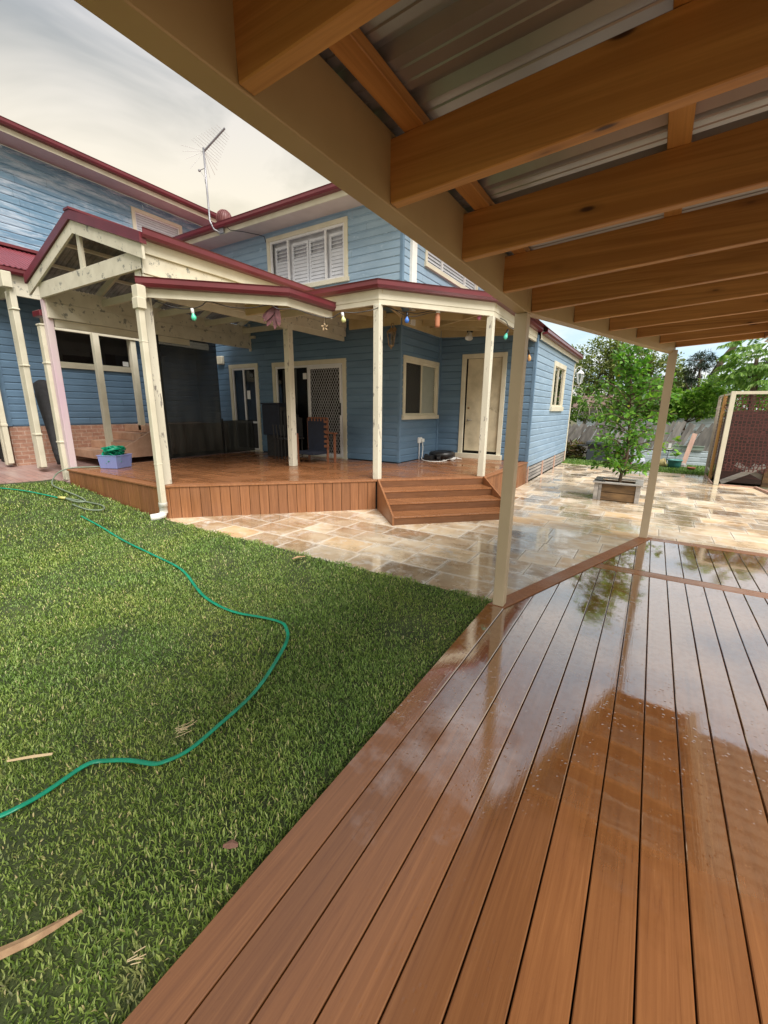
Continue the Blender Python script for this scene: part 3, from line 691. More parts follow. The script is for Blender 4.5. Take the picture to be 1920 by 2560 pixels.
# tall side wall window, louvred blind
u0, u1, z0, z1 = luh
win_thing('window', P6, luh, [('sash', bars(P6, u0 + .09, u1 - .09, z0, z1 - .09, .03, mids=()), ALU), ('blind', slats(P6, u0 + .11, u1 - .11, z0 + .03, z1 - .1, .06, 1.25, d=-.05, wd=.062), SLAT), ('room_shade', backing(P6, u0 + .05, u1 - .05, z0, z1 - .05), BLACK)], sill=False)
# left lower windows
u0, u1, z0, z1 = lw[0]
win_thing('window', P5, lw[0], [('sash', bars(P5, u0 + .09, u1 - .09, z0, z1 - .09, .045, mids=(5.35,)), CREAM), ('pane', pane(P5, u0 + .09, u1 - .09, z0, z1 - .09), GLASS), ('room_shade', backing(P5, u0 + .05, u1 - .05, z0, z1 - .05), mat('dim_brown_room', (.035, .022, .018), rough=.9)),
    ('sticker', B().pb(P5, 5.98, 6.12, -.010, -.006, z0 + .06, z0 + .17), WHITE), ('blue_bottle', B().lathe((P5[1] - .09, 5.52, z0), [(.03, 0), (.03, .2), (.012, .25), (.012, .3), (0, .3)], 10), mat('blue_glass', (.02, .03, .3), rough=.2))])
# back door
u0, u1, z0, z1 = bd
dfr = B(); frame(dfr, P3, u0, u1, z0 - .09 + .06, z1, .10, sill=False)
dfr.pb(P3, u0 - .04, u1 + .04, -.02, .10, z0 - .03, z0 + .085)
df = dfr.build('door_frame', CREAM, house, bevel=.003)
dd_ = B().pb(P3, -3.90, -3.075, -.055, -.015, .60, 2.735).build('door', DOORM, house)
B().lathe((-3.83, 9.965, 1.62), [(0, .02), (.028, .016), (.028, 0)], 14, axis=(0, -1, 0)).build('deadlock', BRASS, dd_, smooth=True)
m = B(); m.lathe((-3.83, 9.965, 1.33), [(0, .012), (.027, .010), (.027, 0)], 14, axis=(0, -1, 0)); m.tube([(-3.83, 9.96, 1.33), (-3.83, 9.905, 1.33), (-3.81, 9.90, 1.33), (-3.72, 9.905, 1.33)], .009); m.build('handle', STEELD, dd_, smooth=True)
B().pb(P3, -3.94, -3.03, -.1, -.06, .55, 2.76).build('door_reveal', DARK, house)
# narrow glazed door
u0, u1, z0, z1 = nd
m = B(); frame(m, P1, u0, u1, z0 - .09, z1, .10); ndf = m.build('narrow_door_frame', CREAM, house, bevel=.003)
m = bars(P1, u0 + .10, u1 - .10, z0 + .02, z1 - .10, .045, mids=(-9.52,)); m.pb(P1, u0 + .145, u1 - .145, -.028, .008, 1.16, 1.21); m.build('sash', ALU, ndf)
pane(P1, u0 + .1, u1 - .1, 1.2, z1 - .1).build('pane', GLASS, ndf); backing(P1, u0 + .05, u1 - .05, z0, z1 - .05, -.12).build('room_shade', DARK, ndf)
B().pb(P1, u0 + .14, u1 - .14, -.03, -.02, z0 + .06, 1.16).build('kick_panel', BLACKF, ndf)
B().pb(P1, -9.44, -9.32, -.010, -.007, 1.80, 2.02).build('sticker', WHITE, ndf)
# sliding door with security mesh
u0, u1, z0, z1 = sd_
m = B(); frame(m, P1, u0, u1, z0 - .09, z1, .10); sdf = m.build('sliding_door_frame', CREAM, house, bevel=.003)
bars(P1, u0 + .10, u1 - .10, z0 + .01, z1 - .10, .05, mids=(-7.22,)).build('sash', ALU, sdf)
pane(P1, u0 + .15, -7.24, z0 + .05, z1 - .15).build('pane', GLASS, sdf)
backing(P1, u0 + .05, u1 - .05, z0, z1 - .05, -.45).build('room_shade', mat('dim_red_room', (.016, .008, .006), rough=.9), sdf)
m = B(); x = u0 + .17
while x < -7.75: m.pb(P1, x, x + .055, -.17, -.165, z0 + .1, z1 - .16); x += .085
m.build('vertical_blind', mat('grey_blind', (.13, .13, .12), rough=.8), sdf)
B().pb(P1, -7.40, -7.28, -.010, -.007, 2.26, 2.40).build('sticker', WHITE, sdf)
sec = bars(P1, -7.20, u1 - .13, z0 + .03, z1 - .14, .06, d0=.0, d1=.035).build('security_door', ALU, house, bevel=.002)
m = B(); X0, X1, Z0, Z1 = -7.15, u1 - .18, z0 + .08, z1 - .19; du, dz = .072, .128
k = -40
while k < 60:   # diamond grille: two families of thin bars
    for sgn in (1, -1):
        xa = X0 + k * du; pts_ = []
        zA, zB_ = Z0, Z1; xb = xa + sgn * (zB_ - zA) * du / dz
        # clip to the opening
        def cl(xa, za, xb, zb):
            if xa > xb: xa, za, xb, zb = xb, zb, xa, za
            if xb <= X0 or xa >= X1: return None
            if xa < X0: za = za + (zb - za) * (X0 - xa) / (xb - xa); xa = X0
            if xb > X1: zb = za + (zb - za) * (X1 - xa) / (xb - xa); xb = X1
            return xa, za, xb, zb
        r = cl(xa, zA, xb, zB_)
        if r: m.beam((r[0], 8.05 - .018, r[1]), (r[2], 8.05 - .018, r[3]), .010, .006, up=(0, -1, 0))
    k += 1
m.build('grille', mat('silver_grille', (.50, .50, .52), rough=.4, metal=.2), sec)
m = B().pb(P1, u1 - .175, u1 - .15, .036, .06, 1.42, 1.70); m.build('handle', BLACK, sec)
# wall lattice base of the wing
m = B(); 
for zc in (-.05, .035, .12, .205): m.box(-2.37, -2.352, 9.98, 15.02, zc, zc + .062)
m.build('base_slats', TRAYX, house)
for yy in (10.05, 11.6, 13.2, 14.9): B().box(-2.352, -2.33, yy, yy + .09, -.09, .295).build('base_post', PINKW, house)
B().box(-2.60, -2.58, 9.98, 15.02, -.1, .3).build('base_void', DARK, house)
# eaves
def eave(path, z, over_in, names=('gutter', 'fascia', 'soffit'), gh=.115, fh=.16, fz=None, parent=house, soff=True):
    """path along the gutter line; gutter on the right-hand side of travel; soffit to the left"""
    P_ = [(x, y, z) for x, y in path]
    m = B(); m.sweep([(.0, 0), (.095, .004), (.118, .045), (.118, gh - .02), (.128, gh), (.108, gh), (.105, .05), (.0, .04)], P_); m.build(names[0], REDM, parent)
    m = B(); m.sweep([(-.02, -.10), (0, -.10), (0, gh - .03), (-.02, gh - .03)], P_); m.build(names[1], CREAM, parent)
    if soff:
        m = B(); m.sweep([(-over_in, -.075), (-.021, -.085), (-.021, -.078), (-over_in, -.068)], P_); m.build(names[2], SOFFIT, parent)
eave([(-13.2, 7.48), (-4.08, 7.48), (-4.08, 17)], 5.665, .58)
eave([(-11.95, -3), (-11.95, 12.5)][::1], 7.055, .62)
eave([(-2.28, 10.0), (-2.28, 15.3)], 3.16, .1, soff=False)
# roofs
m = B(); zt = 5.77
m.add([(-13.2, 7.42, zt), (-4.0, 7.42, zt), (-4.0, 17, zt), (-7.2, 17, zt + 1.0), (-7.2, 11, zt + 1.0), (-13.2, 11, zt + 1.0)], [(0, 1, 4, 5), (1, 2, 3, 4)])
m.add([(-11.85, -3, 7.15), (-11.85, 12.5, 7.15), (-15, 12.5, 8.0), (-15, -3, 8.0)], [(0, 1, 2, 3)])
m.add([(-2.18, 7.35, 3.32), (-2.18, 15.35, 3.26), (-4.65, 15.35, 3.95), (-4.65, 9.4, 3.98)], [(0, 1, 2, 3)])
m.add([(-2.18, 15.35, 3.26), (-4.65, 15.35, 3.95), (-4.65, 15.35, 3.2)], [(0, 1, 2)])
m.build('roof', REDR, house)
m = B(); m.sweep([(0, 0), (.03, 0), (.03, .16), (0, .16)], [(-2.30, 15.32, 3.05), (-4.65, 15.32, 3.05)][::-1]); m.build('barge', CREAM, house)
# downpipe and cable on the wall
B().box(-4.648, -4.575, 8.33, 8.53, 3.3, 5.6).build('downpipe', WHITE, house, bevel=.006)
B().tube([(-8.98, 7.40, 5.62), (-8.9, 7.42, 5.56), (-8.7, 7.6, 5.55), (-8.5, 7.9, 5.54), (-8.42, 8.0, 5.52), (-8.40, 8.02, 5.40)], .008, 6).build('aerial_cable', BLACK, house)
B().tube([(-2.33, 14.95, .0), (-2.33, 14.95, 3.0)], .02, 8).build('drain_pipe', CREAM, house)
# power point and conduit on bay wall
m = B(); m.box(-4.64, -4.60, 8.88, 9.06, .80, .93); m.box(-4.60, -4.55, 9.0, 9.08, .82, .90); m.build('power_outlet', WHITE, house, bevel=.008)
m = B(); m.tube([(-4.61, 8.93, .81), (-4.61, 8.93, .42)], .012, 8); m.build('conduit', ALU, house)
m = B(); m.box(-10.46, -10.24, 7.93, 8.04, 2.72, 2.94); m.build('wall_speaker', CREAM, house, bevel=.02)
m = B(); m.box(-6.15, -6.0, 7.95, 8.03, 3.02, 3.1)
# low side roof with its gutter beside the gable
side = thing('side_verandah_roof', 'low burgundy side roof with cream posts beside the brick wall at far left', 'verandah', (-11, 4, .38))
m = B(); 
V, F = [], []; prof = []; yy = 3.56
while yy < 8.0:
    prof += [(yy, 0), (yy + .02, .025), (yy + .045, .025), (yy + .065, 0)]; yy += .085
for yy, dz in prof: V += [(-10.62, yy, 4.09 + dz), (-12.54, yy, 4.92 + dz)]
F = [(2 * i, 2 * i + 1, 2 * i + 3, 2 * i + 2) for i in range(len(prof) - 1)]
# hip end running back to the wall
m.add(V, F); m.add([(-10.62, 3.56, 4.09), (-12.54, 1.7, 4.92), (-12.54, 3.56, 4.92)], [(0, 1, 2)]); m.add([(-10.62, 3.56, 4.09), (-12.54, .9, 4.09), (-12.54, 1.7, 4.92)], [(0, 1, 2)])
m.build('roof_sheet', REDR, side)
m = B(); m.box(-12.54, -12.40, 1.6, 8.0, 4.93, 4.99); m.build('flashing', REDM, side)
eave([(-12.4, .9), (-10.68, 3.56), (-10.68, 8.0)], 3.97, .85, parent=side)
m = B(); m.beam((-10.72, 3.62, 3.62), (-10.72, 8.0, 3.62), .07, .26); m.box(-11.5, -10.75, 3.70, 3.76, 3.64, 3.88); m.build('edge_beam', CREAMD, side)
m = B(); m.box(-10.42, -10.26, 3.40, 3.55, 3.66, 3.93); m.build('rain_head', CREAM, side, bevel=.01)
m = B(); m.box(-10.62, -10.50, 3.52, 3.64, .32, 3.64); m.build('post', PEEL, side, bevel=.004)
m = B(); m.box(-10.49, -10.33, 3.50, 3.60, .36, 3.70)
for zc in (1.0, 2.3, 3.3): m.box(-10.51, -10.31, 3.49, 3.61, zc, zc + .03)
m.build('downpipe', CREAM, side, bevel=.008)
m = B(); m.box(-11.60, -11.50, 3.30, 3.40, .34, 3.9); m.build('post', CREAM, side, bevel=.004)
m = B(); m.box(-11.47, -11.35, 3.30, 3.39, .38, 3.9); m.box(-11.5, -11.34, 3.29, 3.40, 1.15, 1.2); m.build('downpipe', CREAM, side, bevel=.006)
for (x, y, z) in ((-10.62, 4.97, .58), (-10.8, 5.86, 1.0)):
    m = B(); post(m, x, y, z, 3.13, .12); m.build('post', CREAM, side, bevel=.004)
m = B(); m.beam((-10.75, 4.2, 3.10), (-10.75, 7.9, 3.10), .09, .16); m.build('rail', CREAM, side)

# ------------------------------------------------------------ raised house deck and steps
hd = .42
rd = thing('raised_house_deck', 'raised reddish brown deck with vertical skirting boards along the back of the blue house', 'deck', (-6, 6, 0))
E0, E1, E3, E4 = (-9.15, 3.50), (-6.15, 3.46), (-2.40, 7.21), (-2.33, 9.93)
outline = [E0, E1, E3, E4, (-4.6, 9.93), (-4.6, 8.04), (-9.15, 8.04)]
mb = B(); y = 3.50
def inside_rows():
    y = 3.36
    while y < 9.93:
        x0, x1 = -9.15, -2.33
        r = [(x0, y), (x1, y), (x1, y + .138), (x0, y + .138)]
        r = clip(r, 1, -1, -(3.46 + 6.15) - 0) ; yield r; y += .1425
y = 3.64
while y < 9.9:
    r = [(-9.15, y), (-2.48, y), (-2.48, y + .137), (-9.15, y + .137)]
    r = clip(r, 1, -1, -9.61 - .145 * 1.4142)
    if y + .137 > 8.04: r = clip(r, -1, 0, 4.6)
    if len(r) > 2: mb.prism(r, hd - .025, hd)
    y += .1425
mb.build('decking_boards', DECKX, rd, bevel=.002)
mb = B(); n = Vector((1, -1, 0)).normalized()
mb.prism([(-9.17, 3.475), (-6.14, 3.435), (-6.2, 3.60), (-9.17, 3.635)], hd - .025, hd + .001)
mb.prism([(-6.14, 3.435), (-2.375, 7.20), (-2.48, 7.30), (-6.2, 3.60)], hd - .025, hd + .0015)
mb.prism([(-2.375, 7.20), (-2.31, 9.93), (-2.47, 9.93), (-2.48, 7.30)], hd - .025, hd + .001)
mb.build('edge_board', SKIRT, rd, bevel=.003)
mb = B()
def skirt(p, q, w=.137):
    p = Vector((*p, 0)); q = Vector((*q, 0)); L = (q - p).length; d = (q - p) / L; k = max(1, round(L / (w + .006))); w = L / k - .006; nn = Vector((d.y, -d.x, 0))
    for i in range(k):
        a = p + d * (i * (w + .006)); b = a + d * w; t = nn * .018
        mb.prism([(a.x, a.y), (a.x + t.x, a.y + t.y), (b.x + t.x, b.y + t.y), (b.x, b.y)][::-1], G - .05, hd - .027)
for a_, b_ in (((-9.14, 3.51), (-6.15, 3.47)), ((-6.15, 3.47), (-3.80, 5.82)), ((-2.41, 7.22), (-2.345, 9.93))):
    mb = B(); skirt(a_, b_); mb.build('skirting', SKIRT, rd, bevel=.002)
mb = B(); mb.prism([(-9.12, 3.54), (-6.17, 3.50), (-2.45, 7.22), (-2.38, 9.9), (-4.58, 9.9), (-4.58, 8.0), (-9.12, 8.0)], -.15, hd - .03); mb.build('subframe', DARK, rd)
st = thing('deck_steps', 'flight of three wide brown timber steps from the paving up to the house deck', 'steps', (-3, 6.3, G))
t_ = Vector((1, 1, 0)).normalized(); o_ = Vector((1, -1, 0)).normalized(); A = Vector((-3.78, 5.83, 0)); Wd = (Vector((-2.41, 7.20, 0)) - A).length
def quad2(a, b, c, d): return [(v.x, v.y) for v in (a, b, c, d)]
for i, z in enumerate((.295, .17, .045)):
    d0 = i * .345 + .0; p = A + o_ * d0
    m = B(); m.prism(quad2(p + t_ * .03 + o_ * .02, p + t_ * (Wd - .03) + o_ * .02, p + o_ * .372 + t_ * (Wd - .03), p + o_ * .372 + t_ * .03)[::-1], z - .024, z); m.build('tread', DECKX, st, bevel=.003)
for i, (za, zb) in enumerate(((.296, .394), (.171, .270), (.046, .145), (G, .020))):
    p = A + o_ * (i * .345 + .001); m = B(); m.prism(quad2(p + t_ * .03, p + t_ * (Wd - .03), p + o_ * .018 + t_ * (Wd - .03), p + o_ * .018 + t_ * .03)[::-1], za, zb); m.build('riser', RISER, st)
for s_ in (0, Wd - .028):
    p = A + t_ * s_; q = p + t_ * .028; a, b = p + o_ * .0, p + o_ * 1.075; vs = []
    for base in (p, q): vs += [base + Vector((0, 0, G)), base + o_ * 1.075 + Vector((0, 0, G)), base + o_ * 1.075 + Vector((0, 0, .06)), base + o_ * .04 + Vector((0, 0, .435)), base + Vector((0, 0, .435))]
    m = B(); m.add(vs, [(0, 1, 2, 3, 4), (9, 8, 7, 6, 5)] + [(i, 5 + i, 5 + (i + 1) % 5, (i + 1) % 5) for i in range(5)]); m.build('stringer', SKIRT, st, bevel=.002)

# ------------------------------------------------------------ gable patio cover
gp = thing('gable_patio_cover', 'cream gable roofed patio cover with burgundy barge caps and peeling posts on the house deck', 'patio cover', (-7.7, 5.5, hd))
YF = 3.5
ap = (-7.70, 4.24); lf = (-9.52, 3.62); rf = (-5.93, 3.62)
def rake(mb, p, q, h, y0, y1, dz=0):
    (xa, za), (xb, zb) = p, q; za += dz; zb += dz
    mb.add([(xa, y0, za), (xb, y0, zb), (xb, y0, zb - h), (xa, y0, za - h), (xa, y1, za), (xb, y1, zb), (xb, y1, zb - h), (xa, y1, za - h)], [(0, 1, 2, 3), (7, 6, 5, 4), (0, 4, 5, 1), (1, 5, 6, 2), (2, 6, 7, 3), (3, 7, 4, 0)])
m = B(); rake(m, lf, ap, .17, YF, YF + .035); m.build('barge_board', CREAMD, gp); m = B(); rake(m, ap, rf, .17, YF, YF + .035); m.build('barge_board', CREAMD, gp)
m = B(); rake(m, (lf[0] - .02, lf[1]), (ap[0], ap[1]), .13, YF - .03, YF + .06, .135); rake(m, (ap[0], ap[1]), (rf[0] + .02, rf[1]), .13, YF - .03, YF + .06, .135); m.build('barge_cap', REDM, gp)
m = B(); m.beam((ap[0], YF - .04, ap[1] + .12), (ap[0], 8.0, ap[1] + .12), .16, .03); m.build('ridge_cap', REDM, gp)
m = B(); m.box(-9.22, -6.03, YF + .04, YF + .085, 3.365, 3.60); m.build('tie_beam', CREAMD, gp, bevel=.004)
m = B(); m.box(-7.70, -7.60, YF + .045, YF + .085, 3.60, 4.16); m.build('king_post', CREAM, gp)
for yy in (4.5, 5.6, 6.7, 7.8):
    m = B(); rake(m, (lf[0] + .1, lf[1]), ap, .12, yy, yy + .045); rake(m, ap, (rf[0] - .1, rf[1]), .12, yy, yy + .045); m.build('rafter', CREAM, gp)
    m = B(); m.box(-9.2, -6.05, yy, yy + .045, 3.40, 3.52); m.build('ceiling_tie', CREAM, gp)
for xx, zz in ((-8.9, 3.84), (-8.3, 4.04), (-7.1, 4.04), (-6.5, 3.84)):
    m = B(); m.beam((xx, YF + .05, zz), (xx, 8.0, zz), .07, .04); m.build('batten', CREAM, gp)
m = B()
for (xa, za, xb, zb) in ((lf[0] - .1, lf[1] + .07, ap[0], ap[1] + .11), (ap[0], ap[1] + .11, rf[0] - .04, rf[1] + .105)):
    V, F = [], []; yy = YF; prof = []
    while yy < 8.02: prof += [(yy, 0), (yy + .019, .016), (yy + .038, 0)]; yy += .076
    for yy, dz in prof: V += [(xa, yy, za + dz), (xb, yy, zb + dz)]
    m.add(V, [(2 * i, 2 * i + 1, 2 * i + 3, 2 * i + 2) for i in range(len(prof) - 1)])
m.build('roof_sheet', SHEETW, gp)
m = B(); m.sweep([(.0, 0), (.085, .004), (.105, .04), (.105, .10), (.115, .115), (.097, .115), (.094, .05), (.0, .04)], [(-5.975, YF, 3.69), (-5.975, 8.0, 3.69)]); m.build('gutter', REDM, gp)
m = B(); m.box(-6.03, -5.985, YF + .02, 8.0, 3.54, 3.74); m.build('side_board', CREAM, gp, bevel=.003)
m = B(); m.box(-6.055, -6.015, YF + .04, 8.0, 3.30, 3.535); m.build('side_board', CREAMD, gp, bevel=.003)
m = B(); m.box(-6.065, -6.03, YF + .04, 8.0, 3.12, 3.295); m.build('side_board', CREAMD, gp, bevel=.003)
m = B(); m.box(-6.124, -6.078, YF + .21, 8.0, 3.03, 3.22); m.build('side_beam', CREAM, gp)
m = B(); m.box(-9.20, -9.15, YF + .09, 8.04, 3.325, 3.585); m.build('side_beam', CREAMD, gp, bevel=.003)
m = B(); m.box(-9.205, -9.145, YF + .09, 8.04, 3.06, 3.322); m.build('side_beam', CREAMD, gp, bevel=.003)
m = B(); m.box(-9.25, -9.196, YF + .19, 6.3, 2.93, 3.055); m.build('lower_rail', CREAM, gp)
m = B(); m.box(-9.19, -9.14, 8.0, 8.045, 3.0, 3.66); m.box(-9.12, -8.95, 7.98, 8.03, 3.30, 3.36); m.build('end_block', CREAM, gp)
m = B(); m.box(-9.30, -9.19, 3.56, 3.67, hd + .0, 3.365); m.build('post', PINKP, gp, bevel=.004)
m = B(); m.box(-9.44, -9.31, 3.50, 3.60, .20, 2.95)
for zc in (2.3, .9, 2.94): m.box(-9.455, -9.295, 3.49, 3.61, zc, zc + .03)
m.build('downpipe', CREAM, gp, bevel=.006)
m = B(); m.box(-9.62, -9.32, 3.53, 3.63, 3.10, 3.20); m.build('gutter_stub', REDM, gp, bevel=.01)
m = B(); m.box(-6.295, -6.15, 3.57, 3.69, hd, 3.70); m.build('post', PEEL, gp, bevel=.005)
wx, wy = -6.20, 3.43   # boxed downpipe in front of the white post
m = B(); m.box(-6.08, -5.99, 3.40, 3.48, .16, 2.86)
for zc in (2.42, .75): m.box(-6.084, -5.986, 3.396, 3.484, zc, zc + .02)
m.box(-6.10, -5.96, 3.38, 3.50, 2.84, 2.98); m.box(-6.13, -5.99, 3.41, 3.53, 2.98, 3.14)
m.build('downpipe', CREAM, gp, bevel=.008)
m = B(); m.lathe((-6.035, 3.44, .03), [(.062, .16), (.062, .10), (.056, .10), (.056, 0)], 16); m.tube([(-6.035, 3.44, .06), (-6.04, 3.42, .0), (-6.06, 3.36, -.02), (-6.10, 3.27, -.025)], .055, 14); m.build('pvc_elbow', WHITE, gp, smooth=True)
# weathered stripped post further in
m = B(); m.box(-6.20, -6.07, 6.24, 6.37, hd, 3.50); m.build('post', PEEL, gp, bevel=.006)

# ------------------------------------------------------------ corner verandah roof
vr = thing('corner_verandah_roof', 'stepped verandah roof with burgundy gutters and cream fascia over the house deck steps', 'verandah', (-4, 6, hd))
GP = [(.0, 0), (.08, .004), (.105, .045), (.105, .10), (.118, .118), (.098, .118), (.094, .055), (.0, .045)]
lowp = [(-6.12, 3.50), (-4.74, 4.88), (-4.74, 5.92)]
m = B(); m.sweep(GP, [(x, y, 3.125) for x, y in lowp]); m.build('gutter', REDM, vr)
m = B(); m.sweep([(-.022, 0), (0, 0), (0, .15), (-.022, .15)], [(x, y, 3.015) for x, y in lowp]); m.build('fascia', CREAM, vr)
hip = [(-6.0, 5.88), (-3.80, 5.88), (-2.44, 7.24), (-2.36, 9.98)]
m = B(); m.sweep(GP, [(x, y, z) for (x, y), z in zip(hip, (3.34, 3.34, 3.265, 3.20))]); m.build('gutter', REDM, vr)
m = B(); m.sweep([(-.022, 0), (0, 0), (0, .16), (-.022, .16)], [(x, y, z) for (x, y), z in zip(hip, (3.205, 3.205, 3.14, 3.08))]); m.build('fascia', CREAM, vr)
m = B(); m.sweep([(-.06, 0), (-.008, 0), (-.008, .08), (-.06, .08)], [(x, y, z) for (x, y), z in zip(hip, (3.13, 3.13, 3.065, 3.01))]); m.build('edge_beam', CREAM, vr)
m = B(); m.add([(-6.0, 5.84, 3.40), (-3.78, 5.84, 3.40), (-2.40, 7.22, 3.34), (-2.3, 10.0, 3.30), (-4.65, 10.0, 3.60), (-4.65, 8.05, 3.62), (-6.0, 8.05, 3.62)], [(0, 1, 5, 6), (1, 2, 5), (2, 3, 4, 5)])
m.add([(-6.03, 3.55, 3.26), (-4.68, 4.9, 3.20), (-4.68, 5.9, 3.20), (-6.03, 5.9, 3.34)], [(0, 1, 2, 3)])
m.build('roof_lining', mat('tan_lining', (.46, .36, .20), (.40, .31, .17), rough=.6), vr)
RAF = mat('yellowed_cream_timber', (.58, .47, .27), (.50, .39, .21), scale=3, rough=.55)
for (p, q) in (((-5.95, 8.03), (-4.65, 8.03)), ((-4.63, 8.05), (-4.63, 9.93)), ((-4.63, 9.92), (-2.4, 9.92))):
    m = B(); m.beam((p[0], p[1], 3.255), (q[0], q[1], 3.255 if p[1] < 9.5 else 3.16), .05, .24); m.build('wall_beam', RAF, vr, bevel=.003)
for xx in (-5.5, -5.0): 
    m = B(); m.beam((xx, 5.92, 3.20), (xx, 8.0, 3.40), .045, .14); m.build('rafter', RAF, vr)
m = B(); m.beam((-3.78, 5.92, 3.20), (-4.63, 8.0, 3.38), .045, .15); m.build('rafter', RAF, vr)
m = B(); m.beam((-2.45, 7.3, 3.15), (-4.6, 9.3, 3.36), .045, .15); m.build('rafter', RAF, vr)
for yy in (8.1, 8.9, 9.4): 
    m = B(); m.beam((-2.45, yy, 3.13), (-4.6, yy, 3.36), .045, .15); m.build('rafter', RAF, vr)
m = B(); m.beam((-5.98, 5.2, 3.06), (-4.76, 5.2, 3.06), .045, .16); m.build('rafter', RAF, vr)
m = B(); m.box(-3.89, -3.78, 5.86, 5.97, hd, 3.13); m.build('post', PEEL, vr, bevel=.006)
m = B(); m.box(-2.545, -2.435, 7.20, 7.31, hd, 3.07); m.build('post', PEEL, vr, bevel=.006)

# ------------------------------------------------------------ things on and around the house
an = thing('tv_aerial', 'bent grey television aerial mast with a spiky antenna fixed to the upper gutter', 'aerial', (-9.33, 7.44, 5.6))
m = B(); m.tube([(-9.28, 7.44, 5.58), (-9.42, 7.38, 5.66), (-9.53, 7.36, 5.85), (-9.54, 7.36, 6.4), (-9.555, 7.36, 7.33)], .022, 8); m.build('mast', GREYALU, an, smooth=True)
m = B(); b0 = Vector((-9.575, 7.38, 7.27)); b1 = Vector((-8.95, 7.50, 7.60)); m.tube([b0, b1], .022, 6); m.build('boom', GREYALU, an)
m = B()
for i in range(11):
    t = .04 + i / 11 * .95; p = b0.lerp(b1, t); L = (.62 - .36 * t); dv = Vector((.35, .82, -.45)).normalized(); fan = Vector((-.6 + .95 * t, 0, -.35 + .55 * t)) * .0
    m.tube([p - dv * L * .5, p + dv * L * .55], .0045, 4)
for s_ in (-1, 1):
    for k in range(4):
        a = math.radians(25 + 22 * k) * s_; dv = Vector((-.3, math.sin(a), math.cos(a) * -.6 - .1)).normalized(); m.tube([b0, b0 + dv * .5], .004, 4)
m.build('elements', ALU, an)
m = B(); m.tube([(-9.55, 7.36, 6.93), (-9.70, 7.33, 6.91)], .008, 6); m.lathe((-9.72, 7.33, 6.91), [(0, -.03), (.03, -.015), (.03, .015), (0, .03)], 10); m.tube([(-9.70, 7.33, 6.9), (-9.60, 7.34, 6.78), (-9.57, 7.36, 6.6)], .004, 6); m.build('balun', GREYALU, an)
B().box(-9.33, -9.16, 7.42, 7.46, 5.56, 5.70).build('bracket', GREYALU, an)
wv = thing('roof_ventilator', 'round ribbed burgundy whirlybird vent on the upper roof behind the aerial', 'vent', (-10.9, 9.2, 6.3))
c0 = Vector((-11.02, 9.0, 6.72)); m = B()
m.lathe(c0, [(.20 * math.cos(a), .22 * math.sin(a)) for a in np.linspace(-1.2, 1.5, 12)], 22)
for k in range(18):
    a = 2 * math.pi * k / 18; m.tube([c0 + Vector((.215 * math.cos(t) * math.cos(a + t * .25), .215 * math.cos(t) * math.sin(a + t * .25), .23 * math.sin(t))) for t in np.linspace(-1.2, 1.5, 8)], .012, 4)
m.build('turbine_head', mat('dusty_red_steel', (.24, .10, .10), (.15, .05, .05), rough=.5), wv, smooth=True); m = B(); m.lathe((c0.x, c0.y, 6.1), [(.14, 0), (.14, .5)], 18); m.build('throat', REDR, wv)

def lantern(name, loc, mt, label, dirn, s=1.):
    t = thing(name, label, 'wall lamp', loc); x, y, z = loc; dx, dy = dirn
    m = B(); c = Vector((x + dx * .13 * s, y + dy * .13 * s, z))
    m.lathe((x, y, z - .02), [(0, .02), (.05 * s, .015), (.05 * s, 0)], 12, axis=(dx, dy, 0))
    m.tube([(x, y, z), (x + dx * .06 * s, y + dy * .06 * s, z + .09 * s), (c.x, c.y, z + .08 * s), (c.x, c.y, z + .02 * s)], .010 * s, 8)
    m.build('arm', mt, t); m = B(); m.lathe((c.x, c.y, z - .36 * s), [(0, -.06 * s), (.01 * s, -.05 * s), (.018 * s, -.02 * s), (.05 * s, 0), (.055 * s, .02 * s)], 6)
    m.build('finial', mt, t); m = B(); m.lathe((c.x, c.y, z - .10 * s), [(.105 * s, 0), (.10 * s, .015 * s), (.04 * s, .075 * s), (.012 * s, .10 * s), (.012 * s, .13 * s), (0, .14 * s)], 6); m.build('cap', mt, t)
    m = B()
    for k in range(6):
        a = math.pi * k / 3; m.beam((c.x + .052 * s * math.cos(a), c.y + .052 * s * math.sin(a), z - .345 * s), (c.x + .092 * s * math.cos(a), c.y + .092 * s * math.sin(a), z - .095 * s), .010 * s, .010 * s, up=(math.cos(a), math.sin(a), 0))
    m.build('cage', mt, t)
    m = B(); m.lathe((c.x, c.y, z - .34 * s), [(.048 * s, 0), (.088 * s, .24 * s)], 6); m.build('glass', GLASS, t); return t
lantern('wall_lantern', (-4.80, 8.035, 3.19), BRASS, 'aged bronze carriage lantern on the blue wall under the corner verandah', (0, -1), 1.0)
lantern('wall_lantern', (-2.30, 15.0, 2.82), WHITE, 'white carriage lantern at the far corner of the blue wing', (1, 0), 1.15)
fl = thing('sensor_floodlight', 'small black and white floodlight hanging under the verandah in front of the back door', 'floodlight', (-3.77, 9.6, 3.3))
m = B(); m.box(-3.83, -3.71, 9.57, 9.67, 3.26, 3.36); m.build('base', BLACK, fl, bevel=.01); m = B(); m.lathe((-3.77, 9.6, 3.27), [(.035, 0), (.05, .05), (.085, .14), (.088, .16)], 16, axis=(.1, -.45, -1)); m.build('reflector', WHITE, fl, smooth=True)

